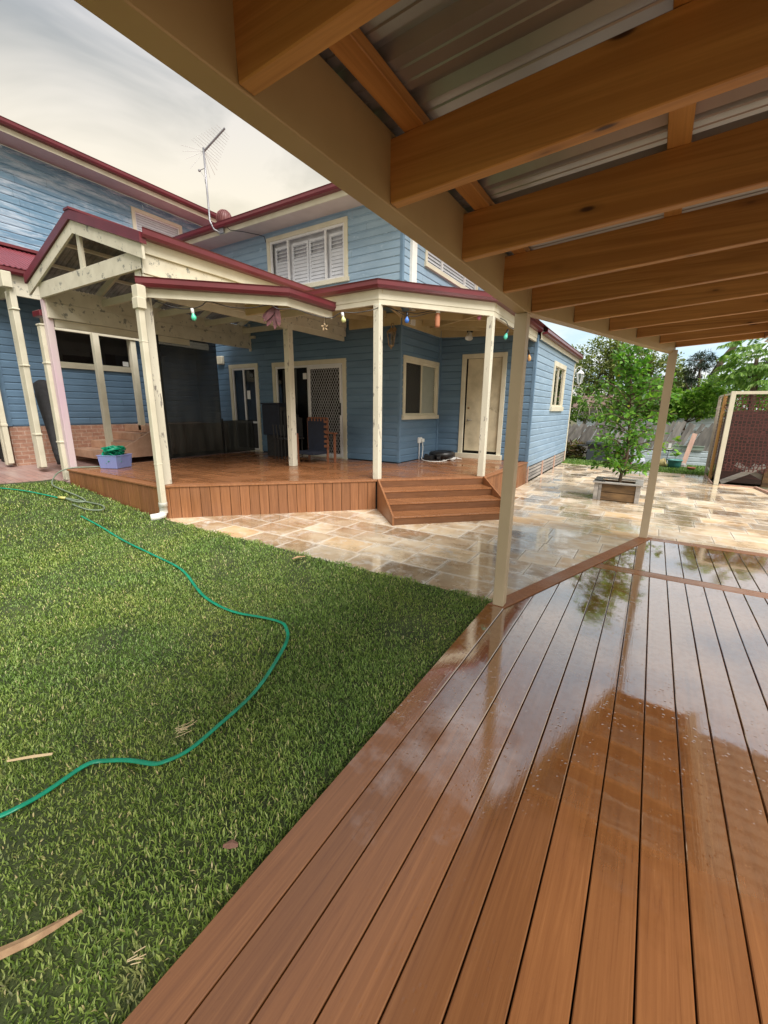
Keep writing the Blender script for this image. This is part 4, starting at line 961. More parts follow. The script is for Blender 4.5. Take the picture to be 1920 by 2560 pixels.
# string lights
def bulbm(name, c, em=.02):
    t = T(name); t.base(c); t.rough(.18); t.b.inputs['Emission Color'].default_value = (*c, 1); t.b.inputs['Emission Strength'].default_value = em; return t.m
sl_ = thing('string_lights', 'dark festoon cable with coloured bulbs hung along the verandah fascia', 'string lights', (-4, 5.8, 3.0))
cord = [(-6.04, 3.66, 2.988), (-5.85, 3.85, 2.914), (-5.70, 3.99, 2.915), (-5.60, 4.08, 2.96), (-5.53, 4.15, 3.019), (-5.32, 4.35, 2.959), (-5.11, 4.54, 2.966), (-4.93, 4.71, 3.017), (-4.84, 4.80, 2.97), (-4.69, 4.99, 2.987), (-4.52, 5.15, 2.926), (-4.31, 5.33, 2.889), (-4.18, 5.44, 2.968), (-4.02, 5.58, 2.977), (-3.82, 5.75, 3.028),
        (-3.79, 6.0, 3.13), (-3.67, 6.12, 3.08), (-3.52, 6.28, 3.06), (-3.40, 6.41, 3.054), (-3.17, 6.65, 3.12), (-2.89, 6.94, 3.098), (-2.61, 7.24, 3.114), (-2.40, 7.68, 3.07), (-2.40, 8.0, 3.0), (-2.40, 8.6, 3.05), (-2.38, 9.4, 2.98)]
def smooth_path(P, k=5):
    P = [Vector(p) for p in P]; out = []
    for i in range(len(P) - 1):
        p0, p1, p2, p3 = P[max(i - 1, 0)], P[i], P[i + 1], P[min(i + 2, len(P) - 1)]
        for j in range(k):
            t = j / k; out.append(.5 * ((2 * p1) + (-p0 + p2) * t + (2 * p0 - 5 * p1 + 4 * p2 - p3) * t * t + (-p0 + 3 * p1 - 3 * p2 + p3) * t ** 3))
    return out + [P[-1]]
m = B(); m.tube(smooth_path(cord, 5), .0065, 6); m.tube(smooth_path([(-3.78, 6.0, 3.16), (-3.5, 6.3, 3.0), (-3.2, 6.6, 3.08), (-2.6, 7.2, 3.16)], 6), .005, 6); m.build('cable', BLACK, sl_, smooth=True)
for i, (p, q, c, lb) in enumerate((((-5.70, 3.99, 2.92), (-5.68, 4.0, 2.765), (.10, .62, .40), 'mint green bulb'), ((-4.173, 5.448, 2.975), (-4.155, 5.464, 2.84), (.62, .66, .30), 'pale yellow bulb'), ((-3.523, 6.277, 3.06), (-3.525, 6.276, 2.905), (.05, .18, .62), 'blue bulb'),
      ((-2.623, 7.225, 3.12), (-2.68, 7.17, 3.03), (.50, .16, .24), 'pink bulb tilted sideways'), ((-2.40, 7.92, 2.95), (-2.40, 7.79, 2.79), (.10, .55, .42), 'turquoise bulb hanging at an angle'), ((-2.4, 9.44, 2.80), (-2.4, 9.6, 2.60), (.85, .50, .22), 'amber bulb at the end of the cable'))):
    p, q = Vector(p), Vector(q); d = (q - p).normalized(); L = (q - p).length
    so = B().lathe(p, [(0, 0), (.022, .004), (.022, L * .42), (.016, L * .46)], 12, axis=d); sk = so.build('bulb_socket', ALU if i < 2 else BLACK, sl_, smooth=True)
    B().lathe(p + d * L * .42, [(.016, 0), (.020, L * .12), (.034, L * .30), (.036, L * .42), (.026, L * .58), (0, L * .64)], 14, axis=d).build('bulb', bulbm('bulb_glass_%d' % i, c), sk, smooth=True, label=lb)
m = B(); m.tube([(-2.38, 9.4, 3.0), (-2.4, 9.42, 2.85)], .008, 6); m.build('hanging_wire', BLACK, sl_)
bf = thing('hanging_bottle_feeder', 'orange bottle with a white cap hanging from the verandah fascia near the corner', 'bottle feeder', (-3.17, 6.65, 3.12))
m = B(); m.tube([(-3.17, 6.65, 3.2), (-3.17, 6.65, 3.10)], .004, 5); m.lathe((-3.17, 6.65, 3.075), [(0, .035), (.035, .028), (.04, 0), (.0, 0)], 14); m.build('cap', WHITE, bf, smooth=True)
m = B(); m.lathe((-3.17, 6.65, 2.86), [(0, 0), (.036, .005), (.040, .03), (.040, .16), (.034, .20), (.030, .215)], 14); m.build('bottle', mat('orange_tinted_plastic', (.55, .22, .12), rough=.3), bf, smooth=True)
# maroon feathered ornament and small metal charm
m = B(); o = Vector((-4.93, 4.86, 3.02))
for k, (dx, dz, L) in enumerate(((-.9, -.6, .26), (-.55, -.9, .30), (-.15, -1, .30), (-.75, -.75, .28), (.1, -1, .26))):
    d = Vector((dx * .72, dx * -.66 * -1 * .0 + dx * .0, dz)).normalized(); t = Vector((.7, .7, 0)); d = (t * dx + Vector((0, 0, dz))).normalized(); s_ = d.cross(Vector((.7, -.7, 0))).normalized() * .035
    vs = []
    for a, w in ((0, .3), (.25, 1), (.6, 1.1), (.85, .8), (1, .1)):
        c_ = o + d * L * a + Vector((.01 * k, -.01 * k, -.02 * a * a)); vs += [c_ - s_ * w, c_ + s_ * w]
    m.add(vs, [(2 * i, 2 * i + 1, 2 * i + 3, 2 * i + 2) for i in range(4)])
ob = m.build('hanging_wing_ornament', mat('maroon_tinsel', (.15, .045, .055), (.08, .025, .03), scale=30, rough=.6), loc=tuple(o)); so_ = ob.modifiers.new('solid', 'SOLIDIFY'); so_.thickness = .006; tag(ob, 'dark maroon wing shaped ornament hanging beside the weathered post', 'ornament')
m = B(); o = Vector((-4.37, 5.27, 2.76)); m.tube([(-4.37, 5.27, 2.95), (-4.37, 5.27, 2.82)], .002, 4)
for k in range(5):
    a = 2 * math.pi * k / 5; m.tube([o + Vector((.7 * .02 * math.cos(a), .7 * .02 * math.cos(a), .02 * math.sin(a))), o + Vector((.7 * .05 * math.cos(a + .5), .7 * .05 * math.cos(a + .5), .055 * math.sin(a + .5)))], .012, 6)
tag(m.build('hanging_star_charm', BRASS, loc=tuple(o)), 'small bronze twisted charm hanging from the low fascia beside the yellow bulb', 'ornament')

# shade mesh hanging from the left beam
sc_ = thing('shade_mesh_blind', 'dark charcoal shade mesh hanging from the left patio beam to the deck', 'mesh blind', (-9.2, 6.5, hd))
def mesh_panel(y0, y1, z0, z1, name, x=-9.21, n=26, amp=.03):
    V, F = [], []
    for i in range(n + 1):
        y = y0 + (y1 - y0) * i / n; a = amp * math.sin(i * 1.3) * (.5 + .5 * math.sin(i * .37))
        for k in range(5):
            z = z0 + (z1 - z0) * k / 4; V.append((x + a * (1 - k / 4), y, z))
    F = [(i * 5 + k, (i + 1) * 5 + k, (i + 1) * 5 + k + 1, i * 5 + k + 1) for i in range(n) for k in range(4)]
    o = B().add(V, F).build(name, MESH, sc_, smooth=True); md = o.modifiers.new('s', 'SOLIDIFY'); md.thickness = .004; return o
mesh_panel(5.55, 7.0, hd + .01, 3.06, 'tall_panel'); mesh_panel(7.02, 8.0, hd + .01, 1.25, 'low_panel')
m = B(); m.box(-9.225, -9.185, 5.50, 5.56, hd, 3.06); m.build('frame_post', BLACK, sc_)
m = B(); m.box(-9.225, -9.19, 7.0, 7.03, hd, 1.3); m.build('frame_post', BLACK, sc_)

# tiled steps by the brick wall
ts = thing('tiled_steps', 'terracotta tiled steps climbing along the brick wall to the left door', 'steps', (-11, 5.5, .4))
for i, (y0, z) in enumerate(((4.55, .60), (4.97, .775), (5.49, .95), (5.80, 1.13))):
    m = B(); xr = -10.25 - .0 * i; x = -11.53
    while x < xr - .02:
        x1 = min(x + .33, xr); m.box(x + .003, x1 - .003, y0, (7.9 if i == 3 else y0 + .6), z - .17, z); x = x1
    m.build('tread', TILE, ts, bevel=.004)
m = B(); m.add([(-10.22, 4.7, .42), (-10.22, 7.9, .42), (-10.22, 7.9, 1.16), (-10.22, 6.0, 1.16), (-10.22, 4.95, .60), (-10.14, 4.7, .42), (-10.14, 7.9, .42), (-10.14, 7.9, 1.16), (-10.14, 6.0, 1.16), (-10.14, 4.95, .60)], [(0, 1, 2, 3, 4), (9, 8, 7, 6, 5)] + [(i, 5 + i, 5 + (i + 1) % 5, (i + 1) % 5) for i in range(5)])
m.build('side_cheek', TILE, ts)

# furled umbrella in black bag
m = B(); p = [(-10.36, 3.87, .40), (-10.44, 3.88, .62), (-10.62, 3.92, 1.1), (-10.85, 3.97, 1.65), (-10.93, 3.99, 1.80), (-10.96, 4.0, 1.83), (-11.03, 4.02, 2.0), (-11.05, 4.03, 2.03)]
bg_ = m.tube(p, [.085, .10, .125, .165, .175, .165, .17, .12], 14).build('bagged_umbrella', BLACKF, loc=(-10.36, 3.87, .4), smooth=True); tag(bg_, 'long black fabric bag leaning against the blue wall between the cream posts', 'umbrella bag')
m = B()
m.lathe((-10.42, 3.88, .56), [(.104, -.01), (.108, 0), (.104, .01)], 14, axis=(-.3, .05, 1)); m.lathe((-10.47, 3.885, .68), [(.108, -.01), (.112, 0), (.108, .01)], 14, axis=(-.3, .05, 1)); m.build('strap', BLACK, bg_)

# plastic tub of tangled ribbon hose
tb = thing('plastic_tub', 'translucent lilac plastic tub of green strapping on the corner of the house deck', 'tub', (-8.75, 4.1, hd))
m = B(); c_ = [(-8.80, 3.86), (-8.44, 4.02), (-8.60, 4.40), (-8.97, 4.24)]; z0, z1 = hd + .004, hd + .24
def shr(s, C=(-8.70, 4.13)): return [(C[0] + (x - C[0]) * s, C[1] + (y - C[1]) * s) for x, y in c_]
a, b, c2, d2 = shr(.90), shr(1.0), shr(1.05), shr(.96)
vs = [(x, y, z0) for x, y in a] + [(x, y, z1) for x, y in b] + [(x, y, z1) for x, y in c2] + [(x, y, z1 + .015) for x, y in c2] + [(x, y, z1 + .015) for x, y in d2] + [(x, y, z0 + .01) for x, y in shr(.87)]
fs = [(3, 2, 1, 0)]
for r in range(5): fs += [(r * 4 + i, r * 4 + (i + 1) % 4, (r + 1) * 4 + (i + 1) % 4, (r + 1) * 4 + i) for i in range(4)]
m.add(vs, fs + [(20, 21, 22, 23)]); m.build('tub_shell', TUBM, tb, bevel=.01, seg=2)
m = B()
for k in range(26):
    a0 = random.uniform(0, 6.28); P_ = []
    for j in range(9):
        a1 = a0 + j * .8; rr = random.uniform(.05, .21); P_.append((-8.70 + rr * math.cos(a1), 4.13 + rr * math.sin(a1), hd + .12 + .24 * math.sin(j / 8 * 3.14) + random.uniform(-.03, .05)))
    m.tube(smooth_path(P_, 3), .022, 6, r2=.003)
m.build('green_strapping', HOSE, tb, smooth=True)
# spray nozzle
nz = thing('hose_nozzle', 'teal and black spray gun lying on the deck beside the lilac tub', 'hose nozzle', (-9.0, 4.35, hd))
m = B(); m.tube([(-9.28, 4.20, hd + .03), (-9.15, 4.24, hd + .05), (-9.02, 4.30, hd + .10), (-8.93, 4.36, hd + .10)], [.022, .03, .04, .035], 10); m.build('barrel', BLACK, nz, smooth=True)
m = B(); m.tube([(-9.05, 4.30, hd + .09), (-8.98, 4.25, hd + .05), (-8.90, 4.20, hd + .03)], .028, 10); m.tube([(-9.0, 4.38, hd + .12), (-8.88, 4.40, hd + .06)], .026, 10); m.build('grip', mat('teal_plastic', (.05, .17, .19), rough=.4), nz, smooth=True)

# hoses on the lawn
def lz(x, y, dz=.022): return float(lawnz(np.array(x), np.array(y))) + dz
hp = [(-2.20, .05), (-2.033, .338), (-2.008, .429), (-2.017, .644), (-1.946, .723), (-1.788, .805), (-1.713, .867), (-1.706, 1.065), (-1.772, 1.436), (-1.987, 1.896), (-2.149, 2.059), (-2.305, 2.107), (-2.621, 2.02), (-3.124, 2.048), (-3.696, 2.274), (-4.232, 2.395), (-5.105, 2.475), (-6.0, 2.62), (-6.9, 2.70)]
def chaikin(P, k):
    for _ in range(k):
        Q = [P[0]]
        for a, b in zip(P[:-1], P[1:]): Q += [tuple(.75 * u + .25 * v for u, v in zip(a, b)), tuple(.25 * u + .75 * v for u, v in zip(a, b))]
        P = Q + [P[-1]]
    return P
hq = chaikin([tuple(v)[:2] for v in smooth_path([(x, y, 0) for x, y in hp], 2)], 2)
m = B(); m.tube([(x, y, lz(x, y, .010 + .004 * math.sin(i * .55))) for i, (x, y) in enumerate(hq)], .0135, 10, r2=.006)
tag(m.build('layflat_hose', HOSE, loc=(-2.0, 1.0, -.03), smooth=True), 'bright green flat hose snaking across the lawn towards the camera', 'hose')
hz = [(-12.0, 1.55), (-10.4, 1.95), (-9.6, 2.3), (-8.9, 2.62), (-8.35, 2.78), (-8.0, 2.86)]
m = B(); m.tube(smooth_path([(x, y, lz(x, y, .014)) for x, y in hz], 5), .018, 8, r2=.008); hh = m.build('flat_hose_end', HOSE, loc=(-9, 2.5, .2), smooth=True); tag(hh, 'green flat hose running off the left edge of the lawn to a yellow coupling', 'hose')
m = B(); m.tube([(-8.0, 2.86, lz(-8, 2.86, .02)), (-7.86, 2.90, lz(-8, 2.86, .022))], .022, 10); m.build('coupling', mat('yellow_fitting', (.62, .58, .20), rough=.4), hh, smooth=True)
m = B(); gp_ = [(-8.95, 4.1, hd + .012), (-9.05, 3.85, hd + .014), (-9.15, 3.6, hd + .02), (-9.24, 3.44, hd - .02), (-9.2, 3.30, .33), (-8.9, 3.12, .22), (-8.4, 3.08, lz(-8.4, 3.1) + .01), (-7.9, 3.10, lz(-7.9, 3.1)), (-7.55, 3.05, lz(-7.6, 3.1)), (-7.60, 2.95, lz(-7.6, 3)), (-7.86, 2.9, lz(-7.9, 2.9))]
m.tube(smooth_path(gp_, 6), .012, 8); m.tube(smooth_path([(-7.86, 2.90, lz(-8, 2.9)), (-7.6, 3.02, lz(-7.6, 3)), (-7.2, 3.12, lz(-7.2, 3)), (-6.95, 3.02, lz(-7, 3)), (-7.1, 2.88, lz(-7.1, 3)), (-7.5, 2.84, lz(-7.5, 3))], 6), .011, 8)
tag(m.build('garden_hose', HOSEG, loc=(-8, 3.2, .2), smooth=True), 'thin grey green garden hose looping off the deck corner onto the grass', 'hose')

# fallen bark strips and leaves on the turf
def strip(name, pts, w, label, mt, cat='bark strip'):
    P_ = [Vector(p) for p in pts]; V = []; N = len(P_)
    for i, p in enumerate(P_):
        d = (P_[min(i + 1, N - 1)] - P_[max(i - 1, 0)]).normalized(); s_ = Vector((-d.y, d.x, 0)) * w[i] / 2
        V += [p - s_, p + Vector((0, 0, .006)), p + s_]
    F = []
    for i in range(N - 1): F += [(3 * i, 3 * i + 1, 3 * i + 4, 3 * i + 3), (3 * i + 1, 3 * i + 2, 3 * i + 5, 3 * i + 4)]
    o = B().add(V, F).build(name, mt, loc=tuple(P_[0])); o.modifiers.new('s', 'SOLIDIFY').thickness = .003; return tag(o, label, cat)
DRY = mat('dry_bark', (.50, .33, .18), (.33, .19, .10), scale=20, stretch=(1, 1, 1), rough=.6)
DRYL = mat('dry_straw', (.62, .50, .30), (.50, .36, .20), rough=.6)
zl = -.028
strip('bark_strip', [(-1.50, .09, zl), (-1.444, .165, zl + .004), (-1.415, .209, zl + .008), (-1.399, .232, zl + .012), (-1.38, .28, zl + .012), (-1.368, .32, zl + .010), (-1.360, .350, zl + .006)], [.036, .038, .034, .034, .026, .014, .003], 'long curled strip of tan dry bark on the grass at the bottom left', DRY)
strip('bark_strip', [(-2.32, .45, zl), (-2.25, .52, zl + .006), (-2.19, .58, zl + .004)], [.006, .016, .012], 'short straight straw coloured strip on the grass near the hose end', DRYL)
strip('dry_leaf', [(-3.15, 3.16, -.035), (-3.12, 3.22, -.02), (-3.08, 3.29, -.03)], [.01, .05, .01], 'curled orange leaf on the grass edge beside the pale paving', DRY, 'leaf')
strip('dry_leaf', [(-1.155, .735, zl - .002), (-1.132, .75, zl + .006), (-1.11, .765, zl)], [.012, .035, .012], 'small round brown leaf on the grass beside the deck', mat('dead_leaf', (.26, .13, .09), rough=.7), 'leaf')
def straws(name, c, n, L, label):
    m = B()
    for i in range(n):
        a = random.gauss(.9, .5); d = Vector((math.cos(a), math.sin(a), random.uniform(-.05, .25))); p = Vector(c) + Vector((random.uniform(-1, 1) * L * .5, random.uniform(-1, 1) * L * .5, 0)); l = L * random.uniform(.5, 1.1)
        m.tube([p - d * l * .5, p + d * l * .5], .0016, 4)
    tag(m.build(name, DRYL, loc=c), label, 'straw')
straws('dry_straw_tuft', (-1.094, .385, -.022), 6, .03, 'tuft of pale straw on the grass near the deck edge, lowest in the photo')
straws('dry_straw_tuft', (-1.82, 1.02, -.022), 12, .07, 'tuft of pale straw on the grass inside the bend of the green hose')

# ------------------------------------------------------------ things on the house deck
m = B()
th = thing('robot_mower', 'black round robot machine with a tyre like ring on the deck below the bay window', 'robot mower', (-4.2, 8.9, hd))
def ring(c, R, r, n=28, k=10, sx=1.):
    V = []; F = []
    for i in range(n):
        a = 2 * math.pi * i / n
        for j in range(k):
            b = 2 * math.pi * j / k; V.append((c[0] + (R + r * math.cos(b)) * math.cos(a), c[1] + (R + r * math.cos(b)) * math.sin(a) * sx, c[2] + r * math.sin(b) * 1.2))
    for i in range(n):
        for j in range(k): F.append((i * k + j, ((i + 1) % n) * k + j, ((i + 1) % n) * k + (j + 1) % k, i * k + (j + 1) % k))
    return V, F
V, F = ring((-4.14, 9.20, hd + .13), .25, .055); B().add(V, F).build('ring', BLACK, th, smooth=True)
m = B(); m.lathe((-4.14, 9.20, hd + .02), [(0, .0), (.23, 0), (.24, .12), (.17, .16), (0, .17)], 24); m.build('deck_shell', BLACK, th, smooth=True)
m = B(); m.box(-4.42, -4.20, 8.80, 9.0, hd + .002, hd + .12); m.lathe((-4.42, 8.93, hd + .07), [(.0, -.04), (.07, -.04), (.07, .04), (0, .04)], 16, axis=(1, .3, 0)); m.lathe((-4.05, 8.83, hd + .07), [(.0, -.04), (.07, -.04), (.07, .04), (0, .04)], 16, axis=(1, .3, 0)); m.build('drive_unit', BLACK, th, bevel=.01)
m = B(); m.tube(smooth_path([(-4.57, 9.02, .84), (-4.55, 9.0, .66), (-4.50, 8.88, .52), (-4.42, 8.72, hd + .03), (-4.2, 8.62, hd + .012), (-3.98, 8.72, hd + .012), (-3.9, 8.95, hd + .02)], 6), .009, 8)
tag(m.build('white_power_cable', WHITE, loc=(-4.4, 8.7, hd), smooth=True), 'white power lead curving from the wall socket round the black robot machine', 'cable')
m = B()
for i in range(7):
    p = Vector((-3.85 + random.uniform(-.15, .15), 9.3 + random.uniform(-.2, .2), hd + .012)); m.tube(smooth_path([p + Vector((random.uniform(-.12, .12), random.uniform(-.12, .12), random.uniform(0, .04))) for _ in range(5)], 4), .008, 6)
tag(m.build('tangled_leads', WHITE, loc=(-3.85, 9.3, hd), smooth=True), 'tangle of pale leads on the deck beside the door sill', 'cable')
# strap chair
ch = thing('webbed_timber_chair', 'orange timber armchair with dark navy woven strap back in front of the security door', 'chair', (-6.2, 7.25, hd))
cx0, cx1, cy = -6.56, -6.02, 7.25
for (x, y, zt_) in ((cx0, cy, 1.36), (cx1, cy, 1.38), (cx0 + .12, cy - .50, 1.05), (cx1 + .22, cy - .02, 1.05), ):
    m = B(); m.beam((x, y, hd), (x, y, zt_), .05, .035, up=(0, 1, 0)); m.build('leg', ORANGEW, ch, bevel=.004)
m = B(); m.box(cx0 + .02, cx1 - .01, cy - .03, cy + .02, .66, 1.35); m.build('back_webbing', NAVY, ch)
m = B()
for i in range(6): m.box(cx0 + .05 + i * .088, cx0 + .075 + i * .088, cy - .045, cy + .03, 1.30, 1.385)
for i in range(6): m.box(cx1 - .04, cx1 + .035, cy - .05, cy + .03, .74 + i * .105, .79 + i * .105)
m.build('strap_loops', ORANGEW, ch)
m = B(); m.box(cx0, cx1, cy - .46, cy, .60, .66); m.build('seat', NAVY, ch, bevel=.004)
m = B(); m.box(cx1 + .02, cx1 + .30, cy - .08, cy + .0, 1.04, 1.07); m.build('armrest', ORANGEW, ch, bevel=.006)
# barbecue cover / stacked chairs in the shade
cb = thing('covered_cabinet', 'navy blue square covered cabinet between the narrow door and the sliding door', 'cabinet', (-7.8, 7.5, hd))
B().box(-8.08, -7.50, 7.30, 7.75, .93, 1.66).build('cover', NAVY, cb, bevel=.02); B().box(-8.0, -7.58, 7.34, 7.70, hd, .93).build('body', BLACKF, cb, bevel=.01)
m = B(); m.box(-8.10, -7.47, 7.28, 7.77, 1.655, 1.69); m.build('lid', NAVY, cb, bevel=.01)
for i in range(4):
    x = -7.40 + i * .11; zt_ = 1.60 - i * .07
    c_ = thing('stacking_chair', ('tallest black stacking chair leaning in the row beside the navy cabinet', 'second black stacking chair in the row beside the navy cabinet', 'third black stacking chair in the row, half behind the weathered post', 'lowest black stacking chair in the row, behind the weathered post')[i], 'chair', (x, 7.3, hd), 'black chairs stacked by the sliding door')
    m = B(); m.beam((x, 7.25, .93), (x - .05, 7.30, zt_), .06, .36, up=(0, 1, 0)); m.build('backrest', BLACKF, c_, bevel=.02, seg=2)
    B().box(x - .02, x + .07, 7.0, 7.6, .86, .90).build('seat', BLACKF, c_, bevel=.01)
    for yy in (7.02, 7.58): m = B(); m.tube([(x, yy, hd), (x, yy, .88), (x - .03, yy, 1.2)], .014, 6); m.build('leg', BLACK, c_)

# ------------------------------------------------------------ trees and plants
def leaf_tpl(kind):
    if kind == 'oval': return np.array([(0, 0, 0), (.28, .30, .05), (.62, .27, .06), (1, 0, -.06), (.62, -.27, .06), (.28, -.30, .05), (.45, 0, -.03)]), [(0, 6, 1), (1, 6, 2), (2, 6, 3), (3, 6, 4), (4, 6, 5), (5, 6, 0)]
    if kind == 'blade': return np.array([(0, 0, 0), (.35, .10, .06), (1, 0, -.18), (.35, -.10, .06)]), [(0, 1, 2), (0, 2, 3)]
    return np.array([(0, 0, 0), (.5, .28, .05), (1, 0, 0), (.5, -.28, .05)]), [(0, 1, 2), (0, 2, 3)]
def leaves(name, P, D, size, kind, m, parent, roll=1.2):
    """P positions, D growth directions"""
    tp, tf = leaf_tpl(kind); n = len(P); D = D / np.linalg.norm(D, axis=1, keepdims=True)
    up = np.tile([0, 0, 1.], (n, 1)) + rng.normal(0, .35 * roll, (n, 3)); Yv = np.cross(up, D); Yv /= np.linalg.norm(Yv, axis=1, keepdims=True) + 1e-9; Zv = np.cross(D, Yv)
    sz = size * rng.uniform(.6, 1.25, n)
    V = P[:, None, :] + sz[:, None, None] * (tp[None, :, 0, None] * D[:, None, :] + tp[None, :, 1, None] * Yv[:, None, :] + tp[None, :, 2, None] * Zv[:, None, :])
    F = (np.arange(n)[:, None, None] * len(tp) + np.array(tf)[None]).reshape(-1, 3)
    return np_mesh(name, V.reshape(-1, 3), F, m, parent=parent)
def unit(n): v = rng.normal(0, 1, (n, 3)); return v / np.linalg.norm(v, axis=1, keepdims=True)
def crown(name, label, cat, base, blobs, nl, size, kind, m, trunk, group=None, droop=-.2, tname='tree', tr=.12, barkm=None, twigs=10):
    """blobs: (cx,cy,cz,rx,ry,rz,weight)"""
    t = thing(tname, label, cat, base, group); Ps, Ds = [], []; W_ = np.array([b[6] for b in blobs], float); W_ /= W_.sum()
    for b, w in zip(blobs, W_):
        c = np.array(b[:3]); r = np.array(b[3:6]); k = int(nl * w); nc = max(6, int(k / 38)); cs = c + unit(nc) * r * (rng.uniform(.25, 1., (nc, 1)) ** .5)
        rad = (r.mean() * .30) * rng.uniform(.55, 1.3, nc); idx = rng.integers(0, nc, k); off = unit(k) * (rng.uniform(.1, 1, (k, 1)) ** .5) * rad[idx][:, None] * np.array([1, 1, .7])
        Ps.append(cs[idx] + off); d = off / (np.linalg.norm(off, axis=1, keepdims=True) + 1e-6) + (cs[idx] - c) / r.mean() * .4 + unit(k) * .6; d[:, 2] += droop; Ds.append(d)
    leaves('crown', np.concatenate(Ps), np.concatenate(Ds), size, kind, m, t)
    mb = B(); P_ = [Vector(p) for p in trunk]; N = len(P_); mb.tube(P_, [tr * (1 - .55 * i / max(1, N - 1)) for i in range(N)], 9)
    for k in range(twigs):
        b = random.choice(blobs); s_ = P_[random.randrange(max(1, N // 2), N)]; u = unit(1)[0]; e_ = Vector((b[0] + u[0] * b[3] * .8, b[1] + u[1] * b[4] * .8, b[2] + u[2] * b[5] * .8)); mid = s_.lerp(e_, .5) + Vector((0, 0, -.06 * (e_ - s_).length))
        mb.tube([s_, mid, e_], [tr * .38, tr * .25, tr * .06], 6)
    mb.build('trunk', barkm or BARK, t, smooth=True); return t
# planter box with young mulberry-like tree
pb_ = thing('planter_box', 'weathered square timber planter box on the wet paving', 'planter', (-.42, 8.9, G))
px0, px1, py0, py1 = -.80, -.035, 8.86, 9.56
m = B()
for k in range(2): m.box(px0 + .05, px1 - .05, py0 + .02, py0 + .045, G + .01 + k * .155, G + .155 + k * .155); m.box(px0 + .05, px1 - .05, py1 - .045, py1 - .02, G + .01 + k * .155, G + .155 + k * .155); m.box(px0 + .02, px0 + .045, py0 + .05, py1 - .05, G + .01 + k * .155, G + .155 + k * .155); m.box(px1 - .045, px1 - .02, py0 + .05, py1 - .05, G + .01 + k * .155, G + .155 + k * .155)
m.build('side_boards', OLDW, pb_, bevel=.003)
m = B()
for (xa, ya) in ((px0, py0), (px1 - .075, py0), (px0, py1 - .06), (px1 - .075, py1 - .06)): m.box(xa, xa + .075, ya, ya + .06, G, .245)
m.box(px0 + .08, px0 + .13, py0 - .003, py0 + .018, G, .245); m.build('corner_posts', TRAYX, pb_, bevel=.004)
m = B(); m.box(px0 - .03, px1 + .03, py0 - .03, py0 + .08, .248, .275); m.box(px0 - .03, px1 + .03, py1 - .08, py1 + .03, .248, .275); m.box(px0 - .03, px0 + .10, py0 + .082, py1 - .082, .248, .275); m.box(px1 - .10, px1 + .03, py0 + .082, py1 - .082, .248, .275); m.build('rim', TRAYX, pb_, bevel=.004)
B().box(px0 + .05, px1 - .05, py0 + .05, py1 - .05, .1, .20).build('mulch', SOIL, pb_)
m = B(); m.beam((-.79, 8.93, .285), (-.62, 8.86, .285), .03, .02); tag(m.build('garden_trowel', BLACK, loc=(-.7, 8.9, .28)), 'black handled tool lying across the corner of the planter rim', 'tool')
yt = thing('potted_tree', 'young leafy green tree growing in the timber planter box', 'tree', (-.40, 9.2, .20))
stem = [(-.40, 9.2, .19), (-.385, 9.2, .45), (-.34, 9.2, .75), (-.36, 9.2, 1.15), (-.40, 9.22, 1.6), (-.45, 9.22, 2.1), (-.50, 9.22, 2.55)]
m = B(); m.tube(smooth_path(stem, 4), [.034 * (1 - .8 * i / 24) for i in range(25)], 9); brs = []
def R3(a, b): return random.uniform(a, b)
for k in range(88):
    t = R3(.12, 1) ** .9; i = t * (len(stem) - 1.001); j = int(i); p = Vector(stem[j]).lerp(Vector(stem[j + 1]), i - j); a = R3(0, 6.28)
    L = (.62 if t < .8 else .34) * R3(.55, 1.1) * (.75 + .5 * math.sin(t * 2.8)); d = Vector((math.cos(a), math.sin(a), R3(.15, .9))).normalized(); q = p + d * L * .6; e = q + (d + Vector((0, 0, -.35))).normalized() * L * .5
    if k < 5: a = [3.3, 2.8, 3.6, 5.2, 3.1][k]; p = Vector((-.38, 9.2, .55 + .12 * k)); d = Vector((math.cos(a), math.sin(a), .25)); q = p + d * .30; e = q + Vector((math.cos(a), math.sin(a), -.45)) * .28
    brs.append((p, q, e)); m.tube([p, q, e], [.010, .007, .003], 5)
m.build('trunk', BARK, yt, smooth=True)
Ps, Ds = [], []
for (p, q, e) in brs:
    for s_ in range(26):
        t = R3(.12, 1.05); c_ = p.lerp(q, t * 2) if t < .5 else q.lerp(e, t * 2 - 1); o = unit(1)[0]; Ps.append(np.array(c_) + o * .035); dd_ = np.array((e - p).normalized()) * .5 + o * .9; dd_[2] -= .35; Ds.append(dd_)
Ps += list(np.array([(-.48 + R3(-.22, .30), 9.22 + R3(-.2, .2), 2.30 + R3(-.45, .45)) for _ in range(420)])); Ds += [np.array((R3(-1, 1), R3(-1, 1), R3(-.2, .9))) for _ in range(420)]
leaves('crown', np.array(Ps), np.array(Ds), .088, 'oval', LEAF, yt, roll=1.3)

